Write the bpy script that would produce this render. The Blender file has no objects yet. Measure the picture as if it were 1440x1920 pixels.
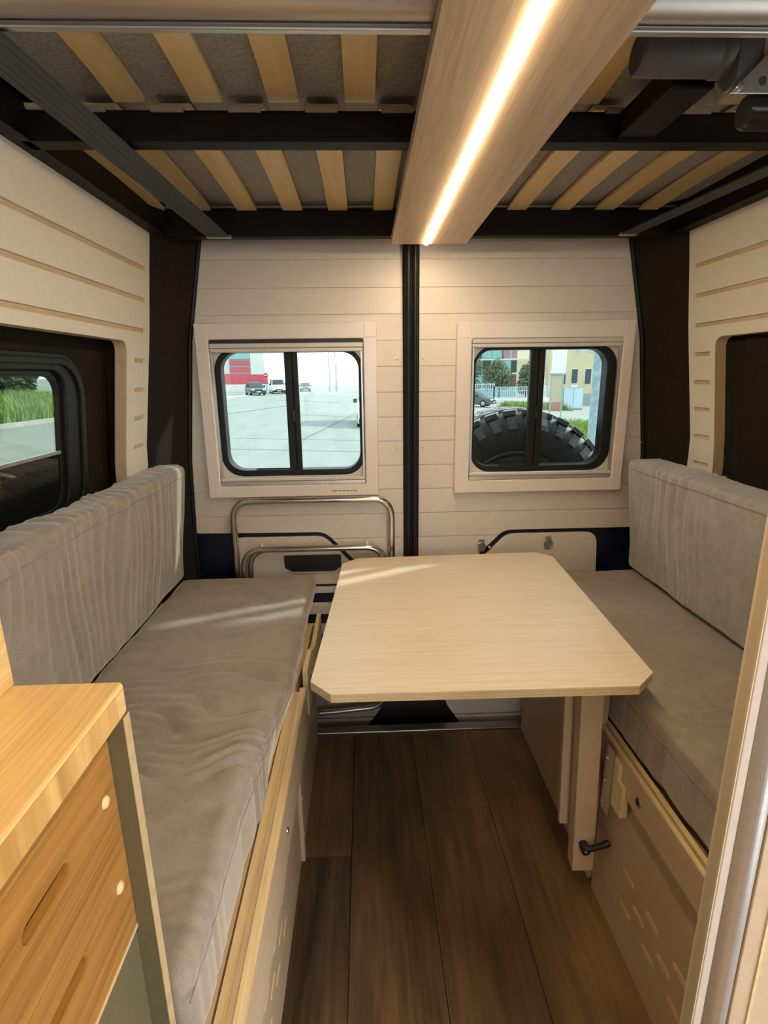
import bpy, bmesh, math, random
from mathutils import Vector, Matrix, noise
random.seed(7)
S = bpy.context.scene
COL = S.collection
R = math.radians

# ------------------------------------------------------------------ camera
F, PITCH, ROLL, YAW, H = 1000.0, .2525, .0125, .034, 1.42
fw = Vector((math.sin(YAW)*math.cos(PITCH), math.cos(YAW)*math.cos(PITCH), -math.sin(PITCH)))
rt = Vector((math.cos(YAW), -math.sin(YAW), 0)); dn = fw.cross(rt)
r2 = rt*math.cos(ROLL)+dn*math.sin(ROLL); d2 = -rt*math.sin(ROLL)+dn*math.cos(ROLL)
cd = bpy.data.cameras.new('camera'); cam = bpy.data.objects.new('camera', cd); COL.objects.link(cam)
cd.sensor_fit = 'HORIZONTAL'; cd.sensor_width = 36; cd.lens = 36*F/1440; cd.clip_start = .02; cd.clip_end = 600
m = Matrix((r2, -d2, -fw)).transposed().to_4x4(); m.translation = (0, 0, H); cam.matrix_world = m
S.camera = cam

# ------------------------------------------------------------------ world, sun, exposure
w = bpy.data.worlds.new('sky'); S.world = w; w.use_nodes = True
bg = w.node_tree.nodes['Background']; bg.inputs[0].default_value = (.93, .97, 1, 1); bg.inputs[1].default_value = 3.9
sl = bpy.data.lights.new('sun', 'SUN'); sl.energy = 9.0; sl.angle = R(2.0); sl.color = (1, .93, .82)
so = bpy.data.objects.new('sun', sl); COL.objects.link(so)
az, el = R(23), R(31)
sd = Vector((math.cos(el)*math.cos(az), math.cos(el)*math.sin(az), math.sin(el)))
so.rotation_euler = sd.to_track_quat('Z', 'Y').to_euler(); so.location = (20, 10, 20)
vs = S.view_settings
vs.view_transform = 'Standard'; vs.look = 'None'; vs.gamma = 1; vs.use_curve_mapping = False; vs.exposure = 0.66
LED_STRENGTH = 78.0

# ------------------------------------------------------------------ materials
MATS = {}
def base(name, rough=.5, metal=0, spec=.5):
    mt = bpy.data.materials.new(name); mt.use_nodes = True; nt = mt.node_tree
    b = nt.nodes['Principled BSDF']; b.inputs['Roughness'].default_value = rough
    b.inputs['Metallic'].default_value = metal; b.inputs['Specular IOR Level'].default_value = spec
    MATS[name] = mt
    return mt, nt, b
def N(nt, t, **k):
    n = nt.nodes.new(t)
    for a, v in k.items(): setattr(n, a, v)
    return n
def ramp(nt, stops):
    r = N(nt, 'ShaderNodeValToRGB'); e = r.color_ramp.elements
    while len(e) > 1: e.remove(e[-1])
    e[0].position = stops[0][0]; e[0].color = (*stops[0][1], 1)
    for p, c in stops[1:]:
        x = e.new(p); x.color = (*c, 1)
    return r
def coords(nt, scale, kind='Object'):
    tc = N(nt, 'ShaderNodeTexCoord'); mp = N(nt, 'ShaderNodeMapping'); mp.inputs['Scale'].default_value = scale
    nt.links.new(tc.outputs[kind], mp.inputs['Vector']); return mp
def bump(nt, b, src, strength, dist=.002):
    bp = N(nt, 'ShaderNodeBump'); bp.inputs['Strength'].default_value = strength; bp.inputs['Distance'].default_value = dist
    nt.links.new(src, bp.inputs['Height']); nt.links.new(bp.outputs[0], b.inputs['Normal'])
def speckle(name, c, var=.12, scale=60, rough=.6, metal=0, bmp=.15, spec=.5, sheen=0, dist=.001, detail=4, sc3=None):
    mt, nt, b = base(name, rough, metal, spec)
    mp = coords(nt, sc3 or (1, 1, 1)); n = N(nt, 'ShaderNodeTexNoise'); n.inputs['Scale'].default_value = scale; n.inputs['Detail'].default_value = detail
    nt.links.new(mp.outputs[0], n.inputs['Vector'])
    r = ramp(nt, [(.3, tuple(x*(1-var) for x in c)), (.7, tuple(min(1, x*(1+var)) for x in c))])
    nt.links.new(n.outputs['Fac'], r.inputs['Fac']); nt.links.new(r.outputs['Color'], b.inputs['Base Color'])
    if bmp: bump(nt, b, n.outputs['Fac'], bmp, dist)
    if sheen:
        b.inputs['Sheen Weight'].default_value = sheen; b.inputs['Sheen Roughness'].default_value = .45
    return mt
def wood(name, dark, light, sc, rough=.45, contrast=(.3, .7), fine=.35, bmp=.06, rnd=0.0, knots=0.0):
    """grain stretched along the axis with the small scale"""
    mt, nt, b = base(name, rough)
    mp = coords(nt, sc)
    n = N(nt, 'ShaderNodeTexNoise'); n.inputs['Scale'].default_value = 1; n.inputs['Detail'].default_value = 7; n.inputs['Roughness'].default_value = .62; n.inputs['Distortion'].default_value = .6
    nt.links.new(mp.outputs[0], n.inputs['Vector'])
    mp2 = coords(nt, tuple(x*4.5 for x in sc)); n2 = N(nt, 'ShaderNodeTexNoise'); n2.inputs['Scale'].default_value = 1; n2.inputs['Detail'].default_value = 4
    nt.links.new(mp2.outputs[0], n2.inputs['Vector'])
    mx = N(nt, 'ShaderNodeMix', data_type='FLOAT'); mx.inputs['Factor'].default_value = fine
    nt.links.new(n.outputs['Fac'], mx.inputs[2]); nt.links.new(n2.outputs['Fac'], mx.inputs[3])
    fac = mx.outputs[0]
    if rnd:
        oi = N(nt, 'ShaderNodeObjectInfo'); ma = N(nt, 'ShaderNodeMath', operation='MULTIPLY_ADD'); ma.inputs[1].default_value = rnd; ma.inputs[2].default_value = -rnd/2
        nt.links.new(oi.outputs['Random'], ma.inputs[0]); ad = N(nt, 'ShaderNodeMath', operation='ADD')
        nt.links.new(ma.outputs[0], ad.inputs[0]); nt.links.new(fac, ad.inputs[1]); fac = ad.outputs[0]
    r = ramp(nt, [(contrast[0], dark), (contrast[1], light)])
    nt.links.new(fac, r.inputs['Fac']); out = r.outputs['Color']
    if knots:
        mp3 = coords(nt, (3.2, 1.6, 3)); n3 = N(nt, 'ShaderNodeTexNoise'); n3.inputs['Scale'].default_value = 1; n3.inputs['Detail'].default_value = 3
        nt.links.new(mp3.outputs[0], n3.inputs['Vector']); r3 = ramp(nt, [(.35, (1-knots,)*3), (.6, (1, 1, 1))]); nt.links.new(n3.outputs['Fac'], r3.inputs['Fac'])
        mm = N(nt, 'ShaderNodeMix', data_type='RGBA', blend_type='MULTIPLY'); mm.inputs['Factor'].default_value = 1
        nt.links.new(out, mm.inputs[6]); nt.links.new(r3.outputs['Color'], mm.inputs[7]); out = mm.outputs[2]
    nt.links.new(out, b.inputs['Base Color'])
    bump(nt, b, mx.outputs[0], bmp, .001)
    return mt
def ply(name, axis, a=(.62, .43, .22), d=(.33, .21, .10), period=.0028):
    """plywood edge: layers stacked along one axis"""
    mt, nt, b = base(name, .55)
    mp = coords(nt, (1, 1, 1)); wv = N(nt, 'ShaderNodeTexWave', wave_type='BANDS', bands_direction=axis)
    wv.inputs['Scale'].default_value = .314/period/ (2*math.pi) * 1.0; wv.inputs['Distortion'].default_value = .6; wv.inputs['Detail'].default_value = 2
    nt.links.new(mp.outputs[0], wv.inputs['Vector'])
    r = ramp(nt, [(.25, d), (.55, a), (1, tuple(min(1, x*1.12) for x in a))]); nt.links.new(wv.outputs['Fac'], r.inputs['Fac'])
    nt.links.new(r.outputs['Color'], b.inputs['Base Color']); return mt
def glass(name, tint, refl=1.0):
    mt = bpy.data.materials.new(name); mt.use_nodes = True; nt = mt.node_tree; nt.nodes.clear()
    o = N(nt, 'ShaderNodeOutputMaterial'); t = N(nt, 'ShaderNodeBsdfTransparent'); t.inputs[0].default_value = (*tint, 1)
    g = N(nt, 'ShaderNodeBsdfGlossy'); g.inputs['Roughness'].default_value = .02; g.inputs['Color'].default_value = (refl, refl, refl, 1)
    f = N(nt, 'ShaderNodeFresnel'); f.inputs[0].default_value = 1.45; mx = N(nt, 'ShaderNodeMixShader')
    ge = N(nt, 'ShaderNodeNewGeometry'); iv = N(nt, 'ShaderNodeMath', operation='SUBTRACT'); iv.inputs[0].default_value = 1; nt.links.new(ge.outputs['Backfacing'], iv.inputs[1])
    mu = N(nt, 'ShaderNodeMath', operation='MULTIPLY'); nt.links.new(f.outputs[0], mu.inputs[0]); nt.links.new(iv.outputs[0], mu.inputs[1]); nt.links.new(mu.outputs[0], mx.inputs[0]); nt.links.new(t.outputs[0], mx.inputs[1]); nt.links.new(g.outputs[0], mx.inputs[2]); nt.links.new(mx.outputs[0], o.inputs[0])
    MATS[name] = mt; return mt

wood('floorwood', (.036, .019, .008), (.34, .20, .088), (16, 1.1, 16), .40, (.22, .80), .4, .2, .34, .55)
wood('tabletop', (.63, .51, .385), (.775, .665, .53), (3.0, 110, 60), .36, (.32, .60), .5, .03)
wood('lightboard', (.46, .32, .20), (.66, .50, .345), (70, 2.2, 70), .45, (.34, .64), .45, .05)
wood('benchpanel', (.50, .365, .235), (.58, .43, .285), (30, 3, 30), .42, (.3, .7), .3, .02)
wood('railwood', (.52, .38, .18), (.76, .60, .34), (60, 2.5, 60), .5, (.3, .66), .45, .05)
wood('slatwood', (.76, .54, .23), (.90, .70, .38), (30, 1.8, 30), .35, (.3, .7), .3, .03, .25)
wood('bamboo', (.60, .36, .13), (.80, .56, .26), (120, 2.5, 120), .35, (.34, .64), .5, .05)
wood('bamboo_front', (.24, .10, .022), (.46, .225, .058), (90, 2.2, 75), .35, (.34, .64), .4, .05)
wood('bamboo_end', (.46, .25, .075), (.72, .46, .18), (3, 45, 3), .4, (.34, .66), .1, .03, .22)
wood('groove', (.48, .355, .20), (.64, .50, .33), (40, 6, 40), .6, (.3, .7), .4, .03)
ply('ply_z', 'Z'); ply('ply_y', 'Y', (.60, .49, .33), (.48, .38, .25), .006); speckle('straw', (.50, .375, .20), .15, 60, .55, bmp=.02); ply('ply_x', 'X')
speckle('panelwhite', (.72, .66, .575), .03, 90, .55, bmp=.03)
speckle('doorpanel', (.69, .62, .565), .025, 50, .42, bmp=.02)
speckle('frameplastic', (.75, .675, .635), .015, 20, .22, bmp=0)
speckle('railplastic', (.60, .57, .53), .02, 30, .25, bmp=0)
speckle('felt', (.022, .017, .014), .45, 260, .95, bmp=.5, spec=.1)
speckle('navy', (.006, .009, .028), .2, 20, .35, bmp=0)
speckle('blacksteel', (.012, .009, .008), .25, 60, .55, bmp=.05, spec=.2)
speckle('rubber', (.011, .011, .011), .2, 40, .45, bmp=.02, spec=.28)
speckle('mattress', (.36, .34, .315), .22, 170, .9, bmp=.3, spec=.15)
def fabric(name, c):
    mt, nt, b = base(name, .8, 0, .2)
    mp = coords(nt, (1, 1, 1)); outs = []
    for sc, de in ((230, 5), (38, 4), (6, 3)):
        n = N(nt, 'ShaderNodeTexNoise'); n.inputs['Scale'].default_value = sc; n.inputs['Detail'].default_value = de; nt.links.new(mp.outputs[0], n.inputs['Vector']); outs.append(n.outputs['Fac'])
    a = N(nt, 'ShaderNodeMix', data_type='FLOAT'); a.inputs['Factor'].default_value = .5; nt.links.new(outs[0], a.inputs[2]); nt.links.new(outs[1], a.inputs[3])
    a2 = N(nt, 'ShaderNodeMix', data_type='FLOAT'); a2.inputs['Factor'].default_value = .35; nt.links.new(a.outputs[0], a2.inputs[2]); nt.links.new(outs[2], a2.inputs[3])
    r = ramp(nt, [(.36, tuple(x*.78 for x in c)), (.64, tuple(x*1.2 for x in c))]); nt.links.new(a2.outputs[0], r.inputs['Fac']); nt.links.new(r.outputs['Color'], b.inputs['Base Color'])
    bump(nt, b, a.outputs[0], .3, .0015)
    b.inputs['Sheen Weight'].default_value = .6; b.inputs['Sheen Roughness'].default_value = .4
fabric('cushion', (.285, .238, .195)); fabric('cushionlight', (.35, .318, .305))
speckle('seam', (.255, .215, .18), .1, 200, .8, bmp=.1)
speckle('strap', (.085, .095, .10), .25, 1, .75, bmp=.6, spec=.2, dist=.002, sc3=(500, 6, 500))
speckle('aluminium', (.62, .585, .56), .05, 8, .42, 1, .02, sc3=(1, 20, 20))
speckle('chrome', (.62, .60, .56), .05, 12, .2, 1, 0)
speckle('steel', (.50, .49, .47), .08, 30, .35, 1, .05)
speckle('sillmetal', (.40, .37, .33), .1, 20, .35, 1, .05)
speckle('motorgrey', (.095, .097, .108), .12, 200, .5, bmp=.06)
speckle('motorblack', (.03, .03, .03), .1, 20, .22, .6, 0)
speckle('plastic_white', (.75, .70, .62), .02, 20, .4, bmp=0)
speckle('blackplastic', (.012, .012, .012), .1, 20, .4, bmp=0)
speckle('olive', (.14, .115, .06), .06, 120, .5, bmp=.02)
speckle('batten', (.60, .49, .41), .05, 60, .5, bmp=.02); speckle('glossblack', (.008, .009, .009), .1, 20, .06, bmp=0); speckle('plug', (.72, .53, .29), .05, 30, .45, bmp=0)
speckle('holder', (.42, .31, .25), .1, 40, .55, bmp=0)
speckle('greypanel', (.33, .305, .27), .06, 30, .45, bmp=0)
speckle('fur', (.20, .115, .055), .5, 90, .95, bmp=1, dist=.004, spec=.1)
speckle('ink', (.03, .03, .03), .1, 20, .6, bmp=0)
# outside
speckle('asphalt', (.255, .268, .262), .10, 3, .9, bmp=.05, sc3=(.5, .08, 1))
speckle('crack', (.20, .21, .20), .1, 3, .9, bmp=0)
speckle('pavement', (.42, .41, .39), .12, 2, .9, bmp=0)
speckle('grassblade', (.20, .30, .05), .45, 1.5, .7, bmp=0)
speckle('soil', (.16, .17, .07), .3, 3, .9, bmp=0)
speckle('leaf', (.20, .24, .14), .5, 2.5, .7, bmp=0)
speckle('leafdark', (.035, .07, .04), .5, 2, .7, bmp=0)
speckle('bark', (.10, .08, .06), .3, 8, .9, bmp=.2)
speckle('tyre', (.12, .122, .127), .35, 40, .6, bmp=.25, dist=.002)
speckle('tyreblock', (.21, .215, .225), .35, 60, .5, bmp=.2, dist=.002)
speckle('zinc', (.33, .42, .47), .25, 14, .5, .3, .1)
speckle('wallwhite', (.75, .74, .71), .05, 1, .8, bmp=0)
speckle('wallred', (.60, .10, .13), .08, 1, .7, bmp=0)
speckle('wallcream', (.62, .52, .34), .05, 1, .85, bmp=0)
speckle('wallbeige', (.50, .41, .30), .06, 1, .85, bmp=0)
speckle('wallgrey', (.33, .34, .35), .05, 1, .8, bmp=0)
speckle('brick', (.42, .20, .14), .2, 3, .85, bmp=0)
speckle('teal', (.25, .46, .46), .08, 1, .3, bmp=0)
speckle('glassdark', (.035, .05, .055), .1, 1, .08, bmp=0)
speckle('glassmaroon', (.18, .07, .08), .1, 1, .15, bmp=0)
speckle('fencepaint', (.50, .62, .72), .05, 1, .5, bmp=0)
speckle('carblue', (.055, .075, .10), .08, 4, .2, .3, 0)
speckle('cargrey', (.10, .12, .15), .08, 4, .2, .3, 0)
speckle('carwhite', (.78, .79, .80), .03, 4, .2, 0, 0)
speckle('lampred', (.45, .02, .02), .1, 8, .2, bmp=0)
speckle('lampclear', (.75, .77, .78), .05, 8, .1, bmp=0)
speckle('signred', (.55, .03, .04), .05, 8, .4, bmp=0)
speckle('signwhite', (.8, .8, .8), .03, 8, .4, bmp=0)
glass('glass', (.52, .58, .57)); glass('glassside', (.40, .45, .42))
mt = bpy.data.materials.new('led'); mt.use_nodes = True; nt = mt.node_tree; nt.nodes.clear()
o_ = N(nt, 'ShaderNodeOutputMaterial'); e_ = N(nt, 'ShaderNodeEmission'); e_.inputs[0].default_value = (1, .79, .50, 1); e_.inputs[1].default_value = LED_STRENGTH
nt.links.new(e_.outputs[0], o_.inputs[0]); MATS['led'] = mt

# ------------------------------------------------------------------ geometry helpers
class MB:
    def __init__(s): s.v = []; s.f = []; s.sm = []
    def add(s, vs, fs, smooth=False):
        o = len(s.v); s.v += [tuple(p) for p in vs]; s.f += [tuple(i+o for i in f) for f in fs]; s.sm += [smooth]*len(fs); return s
    def box(s, x0, x1, y0, y1, z0, z1):
        v = [(x, y, z) for x in (x0, x1) for y in (y0, y1) for z in (z0, z1)]
        return s.add(v, [(0, 1, 3, 2), (4, 6, 7, 5), (0, 4, 5, 1), (2, 3, 7, 6), (0, 2, 6, 4), (1, 5, 7, 3)])
    def cbox(s, c, d, rot=None):
        b = MB().box(-d[0]/2, d[0]/2, -d[1]/2, d[1]/2, -d[2]/2, d[2]/2)
        M = rot or Matrix.Identity(3)
        return s.add([tuple(M @ Vector(p)+Vector(c)) for p in b.v], b.f)
    def bev(s, x0, x1, y0, y1, z0, z1, b, seg=2):
        bm = bmesh.new(); bb = MB().box(x0, x1, y0, y1, z0, z1)
        vv = [bm.verts.new(p) for p in bb.v]; [bm.faces.new([vv[i] for i in f]) for f in bb.f]
        bmesh.ops.recalc_face_normals(bm, faces=bm.faces)
        bmesh.ops.bevel(bm, geom=bm.edges[:], offset=b, segments=seg, affect='EDGES', profile=.5)
        bm.verts.index_update(); s.add([v.co[:] for v in bm.verts], [[v.index for v in f.verts] for f in bm.faces]); bm.free(); return s
    def prism(s, pts, a, b, axis):
        """polygon (two coordinates) extruded between a and b along the axis"""
        def P(p, t): return {'x': (t, p[0], p[1]), 'y': (p[0], t, p[1]), 'z': (p[0], p[1], t)}[axis]
        n = len(pts); v = [P(p, a) for p in pts]+[P(p, b) for p in pts]
        return s.add(v, [tuple(range(n)), tuple(range(2*n-1, n-1, -1))]+[(i, i+n, (i+1) % n+n, (i+1) % n) for i in range(n)])
    def ring(s, outer, inner, a, b, axis):
        def P(p, t): return {'x': (t, p[0], p[1]), 'y': (p[0], t, p[1]), 'z': (p[0], p[1], t)}[axis]
        n = len(outer); v = [P(p, a) for p in outer]+[P(p, a) for p in inner]+[P(p, b) for p in outer]+[P(p, b) for p in inner]; f = []
        for i in range(n):
            j = (i+1) % n
            f += [(i, j, n+j, n+i), (2*n+i, 3*n+i, 3*n+j, 2*n+j), (i, 2*n+i, 2*n+j, j), (n+i, n+j, 3*n+j, 3*n+i)]
        return s.add(v, f)
    def tube(s, path, r, n=12, cap=True, rs=None):
        path = [Vector(p) for p in path]; vs = []; fs = []; up = None
        for i, p in enumerate(path):
            t = (path[min(i+1, len(path)-1)]-path[max(i-1, 0)]).normalized()
            if up is None:
                up = Vector((0, 0, 1)) if abs(t.z) < .9 else Vector((0, 1, 0))
            a = t.cross(up).normalized(); bb = a.cross(t).normalized(); up = bb
            rr = rs[i] if rs else r
            vs += [tuple(p+rr*(math.cos(2*math.pi*k/n)*a+math.sin(2*math.pi*k/n)*bb)) for k in range(n)]
        for i in range(len(path)-1):
            for k in range(n):
                k2 = (k+1) % n; fs.append((i*n+k, i*n+k2, (i+1)*n+k2, (i+1)*n+k))
        s.add(vs, fs, True)
        if cap: s.add(vs[:n], [tuple(range(n-1, -1, -1))]); s.add(vs[-n:], [tuple(range(n))])
        return s
    def disc(s, c, axis, r, h, n=14, r2=None):
        c = Vector(c); a = Vector(axis).normalized(); return s.tube([c, c+a*h], r, n, True, [r, r if r2 is None else r2])
    def lathe(s, prof, c, axis='z', n=32, a0=0, a1=2*math.pi):
        full = abs(a1-a0-2*math.pi) < 1e-6; m_ = n if full else n+1; vs = []; fs = []
        for i in range(m_):
            t = a0+(a1-a0)*i/n
            for r, h in prof:
                q = (r*math.cos(t), r*math.sin(t)); vs.append({'z': (c[0]+q[0], c[1]+q[1], c[2]+h), 'y': (c[0]+q[0], c[1]+h, c[2]+q[1]), 'x': (c[0]+h, c[1]+q[0], c[2]+q[1])}[axis])
        k = len(prof)
        for i in range(n):
            j = (i+1) % m_
            for q in range(k-1): fs.append((i*k+q, i*k+q+1, j*k+q+1, j*k+q))
        return s.add(vs, fs, True)
    def build(s, name, mat, parent=None, bevel=0, local=False, label=None):
        me = bpy.data.meshes.new(name); o0 = Vector((0, 0, 0))
        if parent is not None and not local: o0 = wloc(parent)
        me.from_pydata([tuple(Vector(p)-o0) for p in s.v], [], s.f)
        bm = bmesh.new(); bm.from_mesh(me); bmesh.ops.recalc_face_normals(bm, faces=bm.faces); bm.to_mesh(me); bm.free()
        for p, q in zip(me.polygons, s.sm): p.use_smooth = q
        me.materials.append(MATS[mat])
        ob = bpy.data.objects.new(name, me); COL.objects.link(ob)
        if parent is not None: ob.parent = parent
        if bevel:
            md = ob.modifiers.new('bevel', 'BEVEL'); md.width = bevel; md.segments = 2; md.limit_method = 'ANGLE'; md.angle_limit = R(40)
        if label: ob['label'] = label
        return ob
def wloc(o):
    p = Vector((0, 0, 0))
    while o is not None: p += o.location; o = o.parent
    return p
def tag(o, label=None, cat=None, group=None, kind=None):
    if label: o['label'] = label
    if cat: o['category'] = cat
    if group: o['group'] = group
    if kind: o['kind'] = kind
    return o
def thing(name, loc, label, cat, group=None, kind=None, rz=0):
    o = bpy.data.objects.new(name, None); o.empty_display_size = .05; COL.objects.link(o); o.location = loc; o.rotation_euler.z = rz
    return tag(o, label, cat, group, kind)
def copytree(o, parent=None):
    c = o.copy(); COL.objects.link(c); c.parent = parent
    for ch in list(o.children): copytree(ch, c)
    return c
def rrect(x0, x1, z0, z1, r, n=6):
    out = []
    for cx, cz, a in ((x1-r, z1-r, 0), (x0+r, z1-r, 90), (x0+r, z0+r, 180), (x1-r, z0+r, 270)):
        for i in range(n+1):
            t = R(a+90*i/n); out.append((cx+r*math.cos(t), cz+r*math.sin(t)))
    return out
def fillet(pts, rad, n=5):
    """round the corners of a polygon; rad = list of radii"""
    out = []; k = len(pts)
    for i in range(k):
        p = Vector(pts[i]); r = rad[i]
        if r <= 0: out.append(tuple(p)); continue
        a = (Vector(pts[i-1])-p).normalized(); b = (Vector(pts[(i+1) % k])-p).normalized()
        for j in range(n+1):
            t = j/n; out.append(tuple((1-t)**2*(p+a*r)+2*t*(1-t)*p+t*t*(p+b*r)))
    return out
def arc_path(pts, rad, n=8):
    """open 3D polyline with rounded inner corners"""
    pts = [Vector(p) for p in pts]; out = [pts[0]]
    for i in range(1, len(pts)-1):
        a = (pts[i-1]-pts[i]).normalized(); b = (pts[i+1]-pts[i]).normalized(); p = pts[i]
        for j in range(n+1):
            t = j/n; out.append((1-t)**2*(p+a*rad)+2*t*(1-t)*p+t*t*(p+b*rad))
    return out+[pts[-1]]
def clip_strip(poly, z0, z1, ax=1):
    """cut a 2D polygon to z0..z1 (Sutherland-Hodgman on one axis)"""
    def cut(P, lim, keep):
        o = []
        for i in range(len(P)):
            a, b = P[i-1], P[i]; ia, ib = keep(a[ax], lim), keep(b[ax], lim)
            if ia != ib:
                t = (lim-a[ax])/(b[ax]-a[ax]); o.append((a[0]+t*(b[0]-a[0]), a[1]+t*(b[1]-a[1])))
            if ib: o.append(b)
        return o
    P = cut(poly, z0, lambda v, l: v >= l); P = cut(P, z1, lambda v, l: v <= l) if P else P
    return P
def cushion_mesh(name, dims, n, rad, disp, mat, parent, shear=0.0, warp=None):
    """soft box x0,x1,y0,y1,z0,z1 with rounded edges; disp(p, normal) pushes the surface out"""
    x0, x1, y0, y1, z0, z1 = dims; c = Vector(((x0+x1)/2, (y0+y1)/2, (z0+z1)/2)); h = Vector(((x1-x0)/2, (y1-y0)/2, (z1-z0)/2))
    def line(hh, k):
        k = max(k, 6); e = [-hh+rad*(i/4) for i in range(4)]; e2 = [-x for x in reversed(e)]
        mid = [-hh+rad+(2*hh-2*rad)*i/(k) for i in range(k+1)]; return e+mid+e2
    L = [line(h[i], n[i]) for i in range(3)]; vid = {}; V = []; Fc = []
    def vert(ix):
        if ix not in vid: vid[ix] = len(V); V.append(Vector((L[0][ix[0]], L[1][ix[1]], L[2][ix[2]])))
        return vid[ix]
    for ax in range(3):
        a, b = (ax+1) % 3, (ax+2) % 3
        for side in (0, len(L[ax])-1):
            for i in range(len(L[a])-1):
                for j in range(len(L[b])-1):
                    q = []
                    for (di, dj) in ((0, 0), (1, 0), (1, 1), (0, 1)):
                        k = [0, 0, 0]; k[ax] = side; k[a] = i+di; k[b] = j+dj; q.append(vert(tuple(k)))
                    Fc.append(q if side else q[::-1])
    O = wloc(parent) if parent else Vector((0, 0, 0)); out = []
    for p in V:
        q = Vector([max(-h[i]+rad, min(h[i]-rad, p[i])) for i in range(3)]); d = p-q
        nn = d.normalized() if d.length > 1e-9 else Vector((0, 0, 1)); p2 = q+nn*rad if d.length > 1e-9 else p
        wp = p2+c; wp = wp+nn*disp(wp, nn); wp.x += shear*(wp.z-z0); wp = warp(wp) if warp else wp; out.append(wp-O)
    me = bpy.data.meshes.new(name); me.from_pydata([tuple(p) for p in out], [], Fc); me.materials.append(MATS[mat])
    for p in me.polygons: p.use_smooth = True
    ob = bpy.data.objects.new(name, me); COL.objects.link(ob)
    if parent: ob.parent = parent
    return ob
def seam(parent, x, nx, ys, z, disp, shear=0, z0=0, warp=None, r=.0012):
    path = []
    for y in ys:
        p = Vector((x, y, z)); p = p+nx*(disp(p, nx)+.0003); p.x += shear*(p.z-z0); path.append(warp(p) if warp else p)
    MB().tube(path, r, 6).build('seam', 'seam', parent)
def fbm(x, y, z, o=3): return noise.fractal(Vector((x, y, z)), 1.0, 2.0, o)
def ridge(t): return 1-abs(t)

CX = .195
ZS = [(-.2, .93), (.7, .93), (1.15, .922), (1.55, .868), (1.85, .832), (2.05, .80)]
def wy(z):
    for (a, wa), (b, wb) in zip(ZS, ZS[1:]):
        if z <= b: return wa+(wb-wa)*(z-a)/(b-a)
    return .80
# ================================================================== STRUCTURE
# floor: base slab + planks
fl = tag(MB().box(-1.0, 1.4, -2.6, 2.05, -.14, -.062).box(-1.0, 1.4, -2.6, 1.93, -.0625, -.012).build('floor', 'blacksteel'), 'dark oak plank floor of the van aisle', None, None, 'structure')
xs = [-.76, -.529, -.298, -.067, .165, .396, .627, .858, 1.09]
cuts = {-.76: .9, -.529: .5, -.298: 1.316, -.067: .30, .165: 1.482, .396: .12, .627: 1.0, .858: .7}
for a, b in zip(xs, xs[1:]):
    y = cuts[a]
    segs = [(y, 1.885)]
    while y > -2.5: segs.append((max(y-1.25, -2.55), y)); y -= 1.25
    for y0, y1 in segs:
        MB().box(a+.001, b-.001, y0+.001, y1-.001, -.011, 0).build('plank', 'floorwood', fl)
# sill
t1 = tag(MB().bev(-.24, .625, 1.886, 1.93, -.03, .008, .003).build('trim_1', 'sillmetal'), 'metal threshold strip at the foot of the rear doors', None, None, 'structure')

# side walls: black felt shell following the body curve, with window openings
def wall(side, win):
    """outer shell strip sections; win=(y0,y1,z0,z1) opening"""
    mb = MB()
    zz = [-.1, .5, .9, win[2], 1.25, win[3], 1.7, 1.9, 2.04]
    yy = [-2.6, -1.2, -.55, .52, win[0], win[1], 1.80, 2.04]
    def X(z, off): return CX+side*(wy(z)+off)
    for (z0, z1) in zip(zz, zz[1:]):
        for (y0, y1) in zip(yy, yy[1:]):
            if y0 >= win[0]-1e-6 and y1 <= win[1]+1e-6 and z0 >= win[2]-1e-6 and z1 <= win[3]+1e-6: continue
            if side > 0 and y0 >= -.56 and y1 <= .53 and z0 > -.2 and z1 < 1.85: continue      # open sliding door
            v = [(X(z, o), y, z) for o in (.075, .10) for y in (y0, y1) for z in (z0, z1)]
            mb.add(v, [(0, 1, 3, 2), (4, 6, 7, 5), (0, 4, 5, 1), (2, 3, 7, 6), (0, 2, 6, 4), (1, 5, 7, 3)])
    return mb
WL = wall(-1, (.66, 1.45, 1.05, 1.46)).build('wall_left', 'felt'); tag(WL, 'black felt lined left side wall of the van', None, None, 'structure')
WR = wall(1, (.80, 1.45, 1.05, 1.46)).build('wall_right', 'felt'); tag(WR, 'black felt lined right side wall of the van', None, None, 'structure')
ce = tag(MB().box(-.72, 1.11, -2.6, 2.04, 2.0, 2.05).build('ceiling', 'felt'), 'dark van ceiling above the raised bed', None, None, 'structure')
# front end: cab dashboard bulkhead below a wide windscreen opening
fb = tag(MB().box(-.85, 1.24, -2.64, -2.6, -.1, .95).box(-.85, 1.24, -2.64, -2.6, 1.75, 2.05).build('wall_front', 'felt'), 'dark cab bulkhead behind the camera', None, None, 'structure')

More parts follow.
